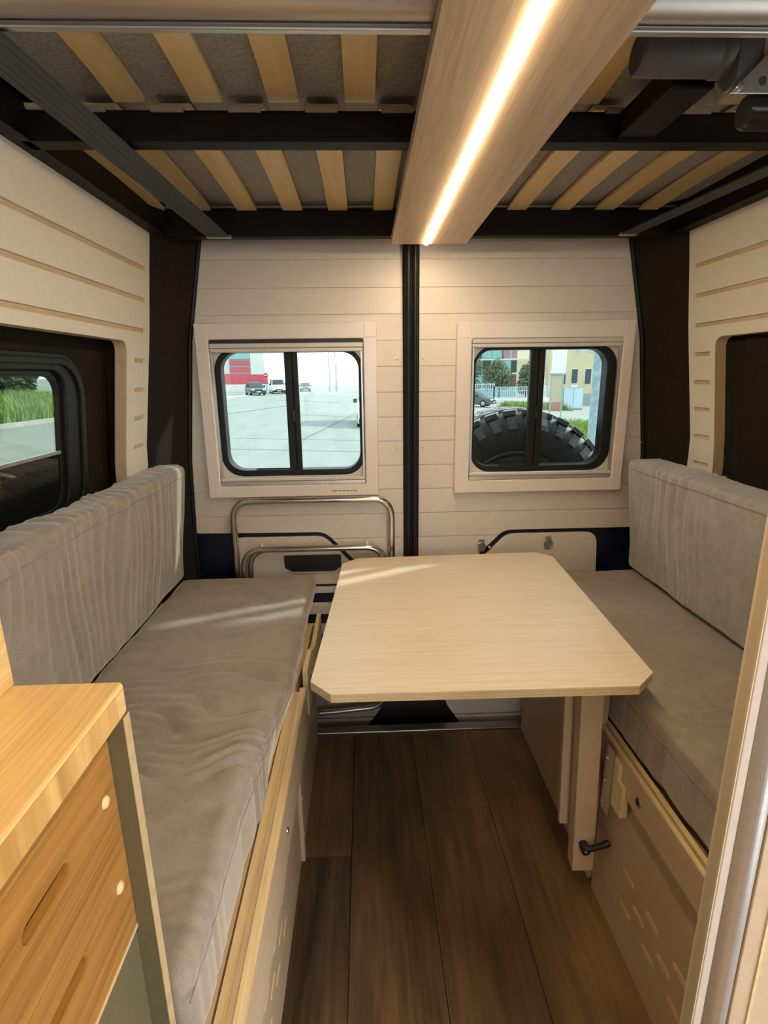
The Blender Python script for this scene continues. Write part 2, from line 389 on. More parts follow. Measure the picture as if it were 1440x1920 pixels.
# D pillars (felt covered) between side panels and rear doors
for side, nm in ((-1, 'pillar_left'), (1, 'pillar_right')):
    mb = MB(); rows = []
    inner = [(-.1, .665), (.85, .665), (1.12, .655), (1.54, .612), (1.86, .55), (2.04, .50)] if side < 0 else [(-.1, 1.075), (.80, 1.075), (1.12, 1.062), (1.54, 1.012), (1.86, .94), (2.04, .88)]
    for z, xi in inner:
        xo = CX+side*(wy(z)+.005); xin = -xi if side < 0 else xi
        mid = (xo*.45+xin*.55, 1.915)
        rows.append([(xo, 1.78, z), (xo-side*.006, 1.80, z), (mid[0]-side*.012, mid[1]-.01, z), (xin-side*.004, 1.965, z), (xin, 1.99, z), (xin+side*.02, 2.04, z), (CX+side*(wy(z)+.09), 2.04, z), (CX+side*(wy(z)+.09), 1.78, z)])
    k = len(rows[0]); v = [p for r_ in rows for p in r_]; f = []
    for i in range(len(rows)-1):
        for j in range(k): f.append((i*k+j, i*k+(j+1) % k, (i+1)*k+(j+1) % k, (i+1)*k+j))
    mb.add(v, f, False)
    p = mb.build(nm, 'felt'); tag(p, 'black felt covered corner pillar on the %s of the rear doors' % ('left' if side < 0 else 'right'), None, None, 'structure')
    path = [((-xi if side < 0 else xi)-side*.006, 1.984, z) for z, xi in inner]
    MB().tube(path, .009, 8).build('door_seal', 'rubber', p)

# wall panels: cream plywood with routed grooves and a window cut-out
def wall_panel(side, y0, y1, win, name, label):
    """panel face on the wall line, 15 mm thick; built of strips between the grooves so that the grooves are real recesses"""
    root = thing(name, (CX+side*.9, y1, .7), label, None, None, 'structure')
    def X(z, o): return CX+side*(wy(z)+o)
    def quadbox(mb, ya, yb, za, zb, o0, o1):
        v = [(X(z, o), y, z) for o in (o0, o1) for y in (ya, yb) for z in (za, zb)]
        mb.add(v, [(0, 1, 3, 2), (4, 6, 7, 5), (0, 4, 5, 1), (2, 3, 7, 6), (0, 2, 6, 4), (1, 5, 7, 3)])
    gh = .0065
    GL = [1.735, 1.6465, 1.558]
    zt, zb = 1.86, .6
    wy0, wy1, wz0, wz1 = win
    body = MB(); back = MB()
    edges = [zt]+[e for g in GL for e in (g+gh, g-gh)]+[wz1]
    g0 = y1-.035
    for a, b in zip(edges[::2], edges[1::2]): quadbox(body, y0, y1, b, a, 0, .015)
    for g in GL:                                   # solid end beside each groove
        quadbox(body, g0, y1, g-gh, g+gh, 0, .015)
    # strip beside the window with short grooves
    S_ = [1.47, 1.383, 1.297, 1.209, 1.118]
    ge0, ge1 = y1-.115, y1-.035
    zc = wz1
    for g in S_:
        quadbox(body, wy1, y1, g+gh, zc, 0, .015); quadbox(body, wy1, ge0, g-gh, g+gh, 0, .015); quadbox(body, ge1, y1, g-gh, g+gh, 0, .015); zc = g-gh
    quadbox(body, wy1, y1, wz0, zc, 0, .015)
    quadbox(body, y0, y1, zb, wz0, 0, .015)
    b_ = body.build('panel_face', 'panelwhite', root)
    for g in GL:
        gm = MB(); quadbox(gm, y0, g0, g-gh, g+gh, .007, .0149); gm.build('groove', 'groove', root, label='long routed groove showing bare wood')
    for g in S_:
        gm = MB(); quadbox(gm, ge0, ge1, g-gh, g+gh, .007, .0149); gm.build('groove', 'groove', root, label='short routed groove')
    # rounded corner fillet + wood edge of the cut-out
    ed = MB(); r_ = .03; pts = []
    for i in range(7):
        t = R(90*i/6); pts.append((wy1-r_+r_*math.cos(t), wz1-r_+r_*math.sin(t)))
    poly = [(wy1, wz1)]+pts
    vv = [(X(z, .0005), y, z) for y, z in poly]+[(X(z, .0145), y, z) for y, z in poly]; n = len(poly)
    ed.add(vv, [tuple(range(n)), tuple(range(2*n-1, n-1, -1))]+[(i, (i+1) % n, (i+1) % n+n, i+n) for i in range(n)])
    ed.build('corner_fill', 'panelwhite', root)
    rim = MB(); q = [(wy1-.0006, wz0+(wz1-.03-wz0)*i/12) for i in range(12)]+[(a-.0006, b-.0006) for a, b in pts]+[(wy0, wz1-.0006)]
    for (a, b) in zip(q, q[1:]):
        rim.add([(X(a[1], .0012), a[0], a[1]), (X(b[1], .0012), b[0], b[1]), (X(b[1], .034), b[0], b[1]), (X(a[1], .034), a[0], a[1])], [(0, 1, 2, 3)])
    rim.build('cutout_rim', 'groove', root)
    return root
wall_panel(-1, .15, 1.80, (.3, 1.632, .95, 1.522), 'panel_left', 'cream plywood wall lining with routed grooves, left side')
wall_panel(1, .66, 1.80, (.8, 1.660, .95, 1.518), 'panel_right', 'cream plywood wall lining with routed grooves, right side')

# felt lined recess boxes around the side windows (between lining and body)
def recess(side, win):
    mb = MB(); y0, y1, z0, z1 = win
    def X(z, o): return CX+side*(wy(z)+o)
    # far reveal, splayed
    for (ya, oa, yb, ob) in ((y1+.03, .03, y1+.03, .075),):
        mb.add([(X(z0, oa), ya, z0), (X(z1, oa), ya, z1), (X(z1, ob), yb, z1), (X(z0, ob), yb, z0), (X(z0, oa), ya+.02, z0), (X(z1, oa), ya+.02, z1), (X(z1, ob), yb+.02, z1), (X(z0, ob), yb+.02, z0)],
               [(0, 1, 2, 3), (4, 5, 6, 7), (0, 1, 5, 4), (1, 2, 6, 5), (2, 3, 7, 6), (3, 0, 4, 7)])
    # head
    mb.add([(X(z1+.02, .03), y0, z1+.02), (X(z1+.02, .03), y1+.05, z1+.02), (X(z1+.02, .075), y1+.05, z1+.02), (X(z1+.02, .075), y0, z1+.02), (X(z1+.02, .03), y0, z1+.03), (X(z1+.02, .03), y1+.05, z1+.03), (X(z1+.02, .075), y1+.05, z1+.03), (X(z1+.02, .075), y0, z1+.03)],
           [(0, 1, 2, 3), (4, 5, 6, 7), (0, 1, 5, 4), (1, 2, 6, 5), (2, 3, 7, 6), (3, 0, 4, 7)])
    return mb
recess(-1, (.3, 1.632, .95, 1.522)).build('window_reveal', 'felt', WL)
recess(1, (.8, 1.66, .95, 1.518)).build('window_reveal', 'felt', WR)

# side windows
def side_window(side, win, name, label, gl):
    y0, y1, z0, z1 = win
    xb = CX+side*(wy((z0+z1)/2)+.06)
    root = thing(name, (xb, (y0+y1)/2, z0), label, None, None, 'structure')
    lean = side*(wy(z1)-wy(z0))/(z1-z0)
    def lay(mb):
        zc = (z0+z1)/2; mb.v = [(p[0]+lean*(p[2]-zc), p[1], p[2]) for p in mb.v]; return mb
    s = side
    lay(MB().ring(rrect(y0-.10, y1+.105, z0-.07, z1+.045, .12), rrect(y0-.005, y1+.005, z0-.005, z1+.005, .06), xb, xb+s*.03, 'x')).build('frame', 'rubber', root, .004)
    lay(MB().ring(rrect(y0-.085, y1+.088, z0-.055, z1+.034, .11), rrect(y0-.065, y1+.066, z0-.035, z1+.018, .095), xb-s*.008, xb+s*.002, 'x')).build('frame_bead', 'rubber', root, .003)
    lay(MB().ring(rrect(y0-.005, y1+.005, z0-.005, z1+.005, .06), rrect(y0+.010, y1-.010, z0+.010, z1-.010, .05), xb+s*.012, xb+s*.026, 'x')).build('inner_seal', 'rubber', root, .003)
    lay(MB().prism(rrect(y0, y1, z0, z1, .065), xb+s*.02, xb+s*.025, 'x')).build('pane', gl, root)
    if side < 0:
        lay(MB().prism(clip_strip(rrect(y0+.002, y1-.002, z0+.002, z1-.002, .065), z0, 1.232), xb+s*.0150, xb+s*.0185, 'x')).build('lower_mask', 'glossblack', root, label='black glossy lower band of the window')
        lay(MB().box(min(xb+s*.010, xb+s*.018), max(xb+s*.010, xb+s*.018), y0+.01, y1-.012, 1.232, 1.240)).build('slide_track', 'steel', root)
    return root
side_window(-1, (.70, 1.415, 1.085, 1.435), 'window_3', 'side window with black rubber frame looking onto the grass', 'glassside')
side_window(1, (.85, 1.41, 1.085, 1.435), 'window_4', 'blacked out window recess in the right side wall', 'glassside')
# dark pleated blind drawn over the right side window
bl = thing('window_blind', (1.13, 1.3, .95), 'black fabric blind drawn over the right side window', 'blind')
mb = MB(); nn = 60; vv = []; ff = []
for i in range(nn+1):
    y = .70+(1.69-.70)*i/nn; off = .040+.006*math.sin(i*1.9)+.004*math.sin(i*.7)
    for z in (.96, 1.1, 1.25, 1.4, 1.535): vv.append((CX+wy(z)+off, y, z))
for i in range(nn):
    for j in range(4): ff.append((i*5+j, i*5+j+1, (i+1)*5+j+1, (i+1)*5+j))
mb.add(vv, ff, True); c_ = mb.build('cloth', 'felt', bl); sm = c_.modifiers.new('s', 'SOLIDIFY'); sm.thickness = .003
MB().tube([(CX+wy(1.54)+.04, .7, 1.54), (CX+wy(1.54)+.04, 1.69, 1.54)], .006).build('rail', 'blackplastic', bl)

# ------------------------------------------------------------------ rear doors
YD = 1.985
upL = fillet([(.142, 1.90), (-.535, 1.90), (-.575, 1.72), (-.603, 1.54), (-.646, 1.147), (-.668, .838), (-.161, .832), (-.035, .70), (.142, .70)], [0, 0, .03, .03, .05, .03, .03, .02, 0])
upR = fillet([(.201, 1.90), (.201, .70), (.41, .70), (.537, .826), (1.075, .826), (1.064, 1.117), (1.016, 1.524), (.975, 1.75), (.925, 1.90)], [0, 0, .02, .03, .03, .05, .03, .03, 0])
loL = fillet([(-.518, .815), (-.168, .815), (-.044, .683), (.03, .683), (.03, .615), (-.52, .615)], [.035, .03, .02, 0, 0, 0])
loR = fillet([(.91, .808), (.55, .808), (.43, .683), (.31, .683), (.31, .615), (.92, .615)], [.05, .03, .02, 0, 0, 0])
grooves = [1.802, 1.712, 1.625, 1.537, 1.448, 1.357, 1.268, 1.180, 1.089, .998, .903, .806]
def rear_door(name, label, poly, low, hole, skin, side):
    cx_ = sum(p[0] for p in poly)/len(poly)
    root = thing(name, (cx_, 2.0, 0), label, None, None, 'structure')
    hx0, hx1, hz0, hz1 = hole; sx0, sx1 = skin
    sk = MB(); sk.box(sx0, hx0, 2.005, 2.05, -.10, 1.98).box(hx1, sx1, 2.005, 2.05, -.10, 1.98).box(hx0, hx1, 2.005, 2.05, -.10, hz0).box(hx0, hx1, 2.005, 2.05, hz1, 1.98)
    sk.build('door_skin', 'navy', root)
    # backing sheet behind the boards (hole left for the window)
    for pz in ((.69, hz0), (hz1, 1.90)):
        P = clip_strip(poly, *pz); MB().prism(P, YD+.004, YD+.016, 'y').build('backing_sheet', 'doorpanel', root)
    for rng in ((min(p[0] for p in poly), hx0), (hx1, max(p[0] for p in poly))):
        P = clip_strip(clip_strip(poly, hz0, hz1), rng[0], rng[1], 0); MB().prism(P, YD+.004, YD+.016, 'y').build('backing_sheet', 'doorpanel', root)
    zs = [1.90]+grooves+[.69]
    for a, b in zip(zs, zs[1:]):
        P = clip_strip(poly, b+.0012, a-.0012)
        if len(P) < 3: continue
        if b < hz1 and a > hz0:
            for rng in ((-9, hx0), (hx1, 9)):
                Q = clip_strip(P, rng[0], rng[1], 0)
                if len(Q) > 2: MB().prism(Q, YD, YD+.004, 'y').build('board', 'doorpanel', root)
        else: MB().prism(P, YD, YD+.004, 'y').build('board', 'doorpanel', root)
    MB().prism(low, YD+.003, YD+.018, 'y').build('lower_panel', 'doorpanel', root, .003)
    return root
D1 = rear_door('door_1', 'left rear door lined with cream grooved boards', upL, loL, (-.54, .01, 1.05, 1.53), (-.76, .165), -1)
D2 = rear_door('door_2', 'right rear door lined with cream grooved boards', upR, loR, (.385, .925, 1.05, 1.53), (.178, 1.16), 1)
# striped lower ledges of the doors, below the table
for D, xa, xb in ((D1, -.50, .03), (D2, .31, .85)):
    for z0, z1 in ((.578, .604), (.487, .533), (.40, .442), (.31, .355), (.22, .265)):
        MB().bev(xa, xb, YD, YD+.02, z0, z1, .004).build('ledge', 'doorpanel', D)
    pol = fillet([(-.50, .19), (.062, .19), (.062, .08), (-.03, -.06), (-.50, -.06)], [0, .01, .05, .05, 0]) if D is D1 else fillet([(.85, .19), (.31, .19), (.31, .08), (.40, -.06), (.85, -.06)], [0, .01, .05, .05, 0])
    MB().prism(clip_strip(pol, .012, .2), YD-.004, YD+.018, 'y').build('kick_panel', 'greypanel' if D is D1 else 'doorpanel', D)
    MB().prism(clip_strip(pol, -.1, .006), YD-.004, YD+.018, 'y').build('kick_panel', 'greypanel' if D is D1 else 'doorpanel', D)
# hand pocket in the left lower panel
MB().prism(fillet([(-.325, .742), (-.103, .742), (-.103, .69), (-.13, .672), (-.295, .672), (-.325, .69)], [.008]*6), YD-.002, YD+.006, 'y').build('hand_pocket', 'blackplastic', D1)
MB().ring(fillet([(-.329, .746), (-.099, .746), (-.099, .688), (-.128, .667), (-.297, .667), (-.329, .688)], [.008]*6), fillet([(-.325, .742), (-.103, .742), (-.103, .69), (-.13, .672), (-.295, .672), (-.325, .69)], [.008]*6), YD-.004, YD+.006, 'y').build('pocket_rim', 'doorpanel', D1)
MB().prism([(-.02, -.08), (.37, -.08), (.37, .62), (-.02, .62)], 1.9985, 2.004, 'y').build('door_foot_cover', 'blackplastic', D1)
# plastic trim clips
for D, pts in ((D1, [(.120, 1.475), (.118, 1.15), (.125, .79), (-.632, .90), (-.588, 1.55)]), (D2, [(.216, 1.475), (.216, 1.15), (.216, .76), (.985, 1.80), (1.022, 1.40), (1.046, 1.16), (.482, .755), (.883, .765)])):
    for x, z in pts: MB().disc((x, YD+.001, z), (0, -1, 0), .0055, .005, 12, .0035).build('trim_clip', 'plastic_white', D)
# catches on the right door
for x, z, f in ((.447, .762, 1), (.712, .768, -1)):
    MB().bev(x-.010, x+.014, YD-.004, YD+.002, z-.025, z+.028, .002).build('catch_plate', 'steel', D2)
    MB().tube([(x+.012*f*0+(.016*math.cos(t))*1, YD-.010, z+.016*math.sin(t)) for t in [R(d) for d in range(-70, 260 if f < 0 else 200, 30)]], .003, 8).build('catch_hook', 'steel', D2)
# centre seal strip between the doors
cs = tag(MB().bev(.1445, .1985, 1.958, 1.998, .62, 1.86, .006).build('trim_2', 'felt'), 'black seal strip between the two rear doors', None, None, 'structure')
MB().tube([(.160, 1.954, .64), (.160, 1.954, 1.85)], .009, 10).build('seal_bulb', 'rubber', cs)
MB().tube([(.183, 1.954, .64), (.183, 1.954, 1.85)], .009, 10).build('seal_bulb', 'rubber', cs)

# rear windows
def rear_window(name, label, fo, fi, ro, ri, div, slit, mark):
    root = thing(name, ((fo[0]+fo[1])/2, 1.97, fo[2]), label, None, None, 'structure')
    x0, x1, z0, z1 = fo; i0, i1, j0, j1 = fi
    MB().ring(rrect(x0, x1, z0, z1, .016), rrect(i0, i1, j0, j1, .008), 1.950, 1.984, 'y').build('frame', 'frameplastic', root, .004)
    # corner covers on the frame
    for ax, bx in ((x0, i0-.002), (i1+.002, x1)):
        for az_, bz_ in ((z0, j0-.002), (j1+.002, z1)):
            MB().bev(ax+.001, bx-.001, 1.9488, 1.952, az_+.001, bz_-.001, .0015).build('corner_cover', 'frameplastic', root)
    top = j1
    if slit:
        MB().box(i0, i1, 1.962, 1.975, j1-.013, j1).build('blind_slot', 'blackplastic', root); top = j1-.013
    MB().bev(i0+.001, i1-.001, 1.953, 1.972, top-.016, top, .003).build('blind_rail', 'railplastic', root)
    MB().bev(i0+.001, i1-.001, 1.956, 1.972, top-.030, top-.0165, .003).build('blind_rail', 'railplastic', root)
    MB().bev(i0+.001, i1-.001, 1.953, 1.972, j0, j0+.015, .003).build('blind_rail', 'aluminium', root)
    MB().bev(i0+.001, i1-.001, 1.956, 1.972, j0+.0155, j0+.028, .003).build('blind_rail', 'railplastic', root)
    for xx in (i0+.004, i1-.010):
        MB().box(xx, xx+.006, 1.957, 1.965, j0+.028, top-.03).build('guide_channel', 'aluminium', root)
    MB().ring(rrect(i0-.02, i1+.02, j0-.02, j1+.02, .01, 8), rrect(*ro, .075, 8), 1.974, 1.984, 'y').build('inner_plate', 'railplastic', root)
    MB().ring(rrect(*ro, .075, 8), rrect(*ri, .06, 8), 1.977, 2.03, 'y').build('rubber_frame', 'rubber', root, .004)
    xm = (div[0]+div[1])/2
    for (a, b, y) in ((ri[0]-.01, xm+.012, 2.004), (xm-.012, ri[1]+.01, 1.994)):
        P = rrect(ri[0]-.008, ri[1]+.008, ri[2]-.008, ri[3]+.008, .062, 8); P = clip_strip(P, a, b, 0)
        MB().prism(P, y, y+.003, 'y').build('pane', 'glass', root)
    MB().bev(div[0], xm+.004, 1.988, 2.012, ri[2]-.006, ri[3]+.006, .003).build('pane_stile', 'rubber', root)
    MB().bev(xm+.0045, div[1], 1.984, 2.0, ri[2]-.006, ri[3]+.006, .003).build('pane_stile', 'rubber', root)
    MB().bev(xm-.004, xm+.008, 1.979, 1.987, 1.255, 1.30, .002).build('latch', 'blackplastic', root)
    MB().box(ri[0]+.10, xm, 1.984, 1.99, ri[2]+.001, ri[2]+.006).build('slide_track', 'blackplastic', root)
    if mark:
        xx = -.125
        for wd in (.017, .013, .009, .012, .009, .012): MB().box(xx, xx+wd, 1.9493, 1.9505, j0-.0255, j0-.0228).build('print_mark', 'ink', root); xx += wd+.004
    return root
rear_window('window_1', 'left rear window with sliding panes looking onto the road', (-.580, .048, .983, 1.597), (-.535, .001, 1.026, 1.543), (-.528, -.001, 1.058, 1.514), (-.506, -.018, 1.080, 1.500), (-.283, -.235), True, True)
rear_window('window_2', 'right rear window with sliding panes above the spare wheel', (.331, .966, .984, 1.597), (.384, .926, 1.031, 1.538), (.393, .922, 1.058, 1.515), (.405, .886, 1.080, 1.500), (.608, .660), False, False)

# ================================================================== RAISED BED
bed = thing('lift_bed', (.2, 1.3, 1.84), 'raised slatted bed with black steel frame stowed under the ceiling', 'bed')
MB().bev(-.62, 1.02, 1.845, 1.885, 1.842, 1.918, .004).build('rear_beam', 'blacksteel', bed)
MB().bev(-.62, 1.02, 1.147, 1.178, 1.846, 1.892, .003).build('cross_beam', 'blacksteel', bed)
MB().box(-.62, 1.02, 1.141, 1.18, 1.842, 1.848).build('beam_flange', 'blacksteel', bed)
MB().prism([(-.655, 1.842), (-.600, 1.842), (-.625, 1.90), (-.632, 1.935), (-.655, 1.935)], .70, 1.885, 'y').build('side_beam', 'blacksteel', bed, .003)
MB().prism([(1.045, 1.842), (.985, 1.842), (1.01, 1.90), (1.01, 1.935), (1.045, 1.935)], .70, 1.885, 'y').build('side_beam', 'blacksteel', bed, .003)
MB().tube([(-.455, .80, 1.870), (1.02, .80, 1.870)], .024, 28).build('front_tube', 'aluminium', bed)
for x0, x1 in ((-.445, .0955), (.3365, .70)): MB().bev(x0, x1, .797, .808, 1.8375, 1.8450, .002).build('tube_flange', 'aluminium', bed)
MB().bev(.49, .56, .955, 1.15, 1.848, 1.89, .003).build('stay_bar', 'blacksteel', bed)
MB().box(-.62, 1.02, 1.828, 1.838, 1.919, 1.924).build('slat_rail', 'steel', bed)
MB().box(-.62, 1.02, 1.16, 1.176, 1.893, 1.90).build('slat_rail', 'blacksteel', bed)
def slat(x, wd, y0, y1):
    n = 10; v = []; f = []
    for i in range(n+1):
        t = i/n; y = y0+(y1-y0)*t; b = .010*4*t*(1-t)
        for (xx, zz) in ((x, 1.915+b), (x+wd, 1.915+b), (x+wd, 1.924+b), (x, 1.924+b)): v.append((xx, y, zz))
    for i in range(n):
        for k in range(4): f.append((i*4+k, i*4+(k+1) % 4, (i+1)*4+(k+1) % 4, (i+1)*4+k))
    f += [(0, 1, 2, 3), tuple(n*4+k for k in range(4))]
    MB().add(v, f).build('slat', 'slatwood', bed)
for k in range(-5, 7): slat(.041+.14*k, .060, 1.19, 1.842)
for k in range(-3, 7): slat(-.024+.1425*k, .056, .83, 1.165)
for k in range(-4, 7):
    x = -.024+.1425*k+.068
    if x > -.58 and not .1 < x < .3: MB().bev(x, x+.060, 1.150, 1.168, 1.893, 1.905, .002).build('slat_holder', 'holder', bed)
for k in range(-5, 7):
    x = .041+.14*k; MB().box(x, x+.06, 1.838, 1.844, 1.9185, 1.9245).build('slat_holder', 'holder', bed)
MB().bev(-.62, 1.02, .72, 1.90, 1.936, 1.995, .012, 3).build('mattress', 'mattress', bed)

# straps
def strap(name, a, b, wd, label):
    a, b = Vector(a), Vector(b); t = (b-a).normalized(); s = Vector((t.y, -t.x, 0)).normalized()
    root = thing(name, tuple(b), label, 'strap', 'bed lift straps')
    mb = MB()
    for k in range(5):                      # five woven ribs
        c0 = -wd/2+wd*k/5; c1 = c0+wd/5*.9
        P = [a+s*c0, a+s*c1, b+s*c1, b+s*c0]; up = Vector((0, 0, .0022))
        mb.add([tuple(p-up) for p in P]+[tuple(p+up) for p in P], [(0, 1, 2, 3), (4, 5, 6, 7), (0, 1, 5, 4), (1, 2, 6, 5), (2, 3, 7, 6), (3, 0, 4, 7)])
    P = [a+s*(-wd/2), a+s*wd/2, b+s*wd/2, b+s*(-wd/2)]; up = Vector((0, 0, .0014))
    mb.add([tuple(p-up) for p in P]+[tuple(p+up) for p in P], [(0, 1, 2, 3), (4, 5, 6, 7), (0, 1, 5, 4), (1, 2, 6, 5), (2, 3, 7, 6), (3, 0, 4, 7)])
    mb.build('webbing', 'strap', root)
    MB().bev(b.x-wd*.55, b.x+wd*.55, b.y-.004, b.y+.014, b.z-.004, b.z+.004, .002).build('clip', 'steel', root)
    return root
strap('lift_strap', (-.468, .80, 1.832), (-.436, 1.815, 1.836), .068, 'wide dark grey webbing strap under the left side of the bed')
strap('lift_strap', (.90, .92, 1.832), (.836, 1.80, 1.836), .048, 'dark grey webbing strap under the right side of the bed')
# lift motor
mo = thing('lift_motor', (.56, .91, 1.80), 'dark grey tubular bed lift motor with perforated bracket by the light board', 'motor')
MB().tube([(.412, .915, 1.872), (.418, .915, 1.872), (.535, .915, 1.872)], .028, 28, True, [.024, .028, .028]).build('motor_tube', 'motorgrey', mo)
MB().tube([(.528, .915, 1.872), (.531, .915, 1.872), (.548, .915, 1.872), (.551, .915, 1.872)], .030, 28, True, [.027, .030, .030, .028]).build('motor_collar', 'motorgrey', mo)
MB().prism(fillet([(.885, 1.905), (.945, 1.905), (.945, 1.855), (.905, 1.815), (.885, 1.83)], [.01, .01, .01, .015, .01]), .549, .585, 'x').build('gear_housing', 'motorgrey', mo, .006)
MB().prism([(.535, 1.806), (.72, 1.806), (.72, 1.885), (.615, 1.885)], .876, .880, 'y').build('bracket_plate', 'steel', mo, .001)
for x, z in ((.582, 1.822), (.612, 1.826), (.605, 1.846), (.64, 1.84)): MB().disc((x, .877, z), (0, -1, 0), .006, .0015, 14).build('bracket_hole', 'ink', mo)
MB().tube([(.578, .905, 1.795), (.583, .905, 1.795), (.72, .905, 1.795)], .024, 28, True, [.020, .024, .024]).build('drive_drum', 'motorblack', mo)
for x, z in ((.548, 1.814), (.600, 1.866)):
    b_ = MB().disc((x, .877, z), (0, -1, 0), .0055, .006, 6).build('bolt', 'chrome', mo)

# ================================================================== LIGHT BOARD
lb = thing('light_board', (.21, 1.2, 1.82), 'pale wood ceiling board carrying a glowing warm light strip', 'lamp')
for x0, x1 in ((.096, .2005), (.2155, .336)): MB().box(x0, x1, -1.6, 1.853, 1.820, 1.838).build('board', 'lightboard', lb, .001)
MB().box(.096, .336, -1.6, 1.853, 1.8385, 1.8415).build('back_board', 'lightboard', lb)
MB().box(.2006, .2154, -1.6, 1.852, 1.830, 1.838).build('light_channel', 'aluminium', lb)
MB().bev(.2008, .2152, -1.55, 1.850, 1.8165, 1.829, .003).build('light_strip', 'led', lb, label='bright warm white diffuser strip')

# ================================================================== BENCHES
def discs(root, pts, axis, r, h, name, mat):
    for p in pts: MB().disc(p, axis, r, h, 14, r*.8).build(name, mat, root)
bl_ = thing('bench', (-.45, 1.1, 0), 'left bench base of pale plywood panels with double top rail', 'bench')
MB().box(-.234, -.217, .50, 1.302, .0, .43).build('front_panel', 'benchpanel', bl_, .001)
MB().box(-.232, -.214, 1.330, 1.88, .0, .50).build('front_panel', 'benchpanel', bl_, .001)
MB().box(-.236, -.206, 1.304, 1.328, .0, .46).build('stile', 'benchpanel', bl_, .001)
MB().box(-.1858, -.1848, .50, 1.385, .41, .539).build('rail_face', 'benchpanel', bl_)
MB().box(-.204, -.186, .50, 1.385, .41, .54).build('rail', 'railwood', bl_, .0008)
MB().box(-.216, -.2055, .50, 1.375, .43, .532).build('rail_spacer', 'groove', bl_)
MB().box(-.234, -.217, .50, 1.385, .431, .526).build('rail', 'railwood', bl_, .0008)
pts = [(1.40, .585)]+[(1.40+.10+.14*i/8, .585-.045*(.5-.5*math.cos(math.pi*i/8))) for i in range(9)]+[(1.885, .540), (1.885, .44), (1.40, .44)]
MB().prism(pts, -.197, -.182, 'x').build('rail', 'railwood', bl_, .0008)
MB().box(-.72, -.238, .50, 1.885, .499, .523).build('seat_board', 'benchpanel', bl_)
MB().box(-.72, -.25, .50, .515, 0, .499).build('end_panel', 'benchpanel', bl_)
MB().box(-.72, -.24, 1.865, 1.885, 0, .499).build('end_panel', 'benchpanel', bl_)
discs(bl_, [(-.186, 1.335, .47), (-.186, .95, .47), (-.182, 1.85, .50), (-.182, 1.47, .52)], (1, 0, 0), .008, .003, 'keyhole_ring', 'chrome')
discs(bl_, [(-.206, 1.316, .216), (-.206, 1.316, .09), (-.206, 1.316, .36)], (1, 0, 0), .004, .0015, 'screw_cap', 'plug')
def slots(root, x, d, ys):
    for k, (y, z) in enumerate(ys):
        P = rrect(y-.025, y+.025, z-.0075, z+.0075, .007, 4)
        MB().prism(P, x, x+d, 'x').build('vent_slot', 'plug', root)
slots(bl_, -.2172, .0012, [(1.008-.108*k, z) for k in range(4) for z in (.228, .132)]+[(.952-.108*k, .18) for k in range(4)])

br = thing('bench', (.85, 1.3, 0), 'right bench base of pale plywood with vent slots and table bracket', 'bench')
MB().box(.617, .634, .625, 1.185, 0, .454).build('front_panel', 'benchpanel', br, .001)
MB().box(.617, .634, 1.21, 1.885, 0, .50).build('front_panel', 'benchpanel', br, .001)
MB().box(.5975, .608, .625, 1.19, .446, .533).build('rail', 'railwood', br, .0008)
MB().box(.596, .5972, .625, 1.19, .446, .5315).build('rail_face', 'benchpanel', br)
MB().box(.6085, .6115, .625, 1.19, .45, .526).build('rail_spacer', 'groove', br)
MB().box(.612, .6235, .625, 1.885, .455, .537).build('rail', 'railwood', br, .0008)
MB().box(.636, 1.12, .625, 1.885, .499, .523).build('seat_board', 'benchpanel', br)
MB().box(.64, 1.12, 1.865, 1.885, 0, .499).build('end_panel', 'benchpanel', br)
MB().box(.64, 1.12, .625, .64, 0, .499).build('end_panel', 'benchpanel', br)
discs(br, [(.596, .973, .485)], (-1, 0, 0), .012, .003, 'keyhole_ring', 'steel'); discs(br, [(.5928, .973, .485)], (-1, 0, 0), .008, .001, 'keyhole', 'blackplastic')
slots(br, .6158, .0013, [(1.008-.108*k, z) for k in range(4) for z in (.228, .132)]+[(.952-.108*k, .18) for k in range(4)])
# table guide on the bench: uprights and bracket block
MB().box(.585, .616, 1.215, 1.235, .05, .66).build('guide_upright', 'benchpanel', br, .001)
MB().box(.575, .616, 1.186, 1.206, .09, .66).build('guide_upright', 'benchpanel', br, .001)
MB().box(.588, .6055, 1.055, 1.088, .385, .515).build('bracket_block', 'railwood', br, .001)
MB().box(.588, .6055, 1.030, 1.0545, .385, .47).build('bracket_block', 'railwood', br, .001)
MB().box(.583, .5875, 1.075, 1.118, .345, .535).build('bracket_plate', 'steel', br, .0008)
for z in (.37, .43, .495): MB().disc((.583, 1.104, z), (-1, 0, 0), .005, .003, 10, .003).build('screw', 'chrome', br)

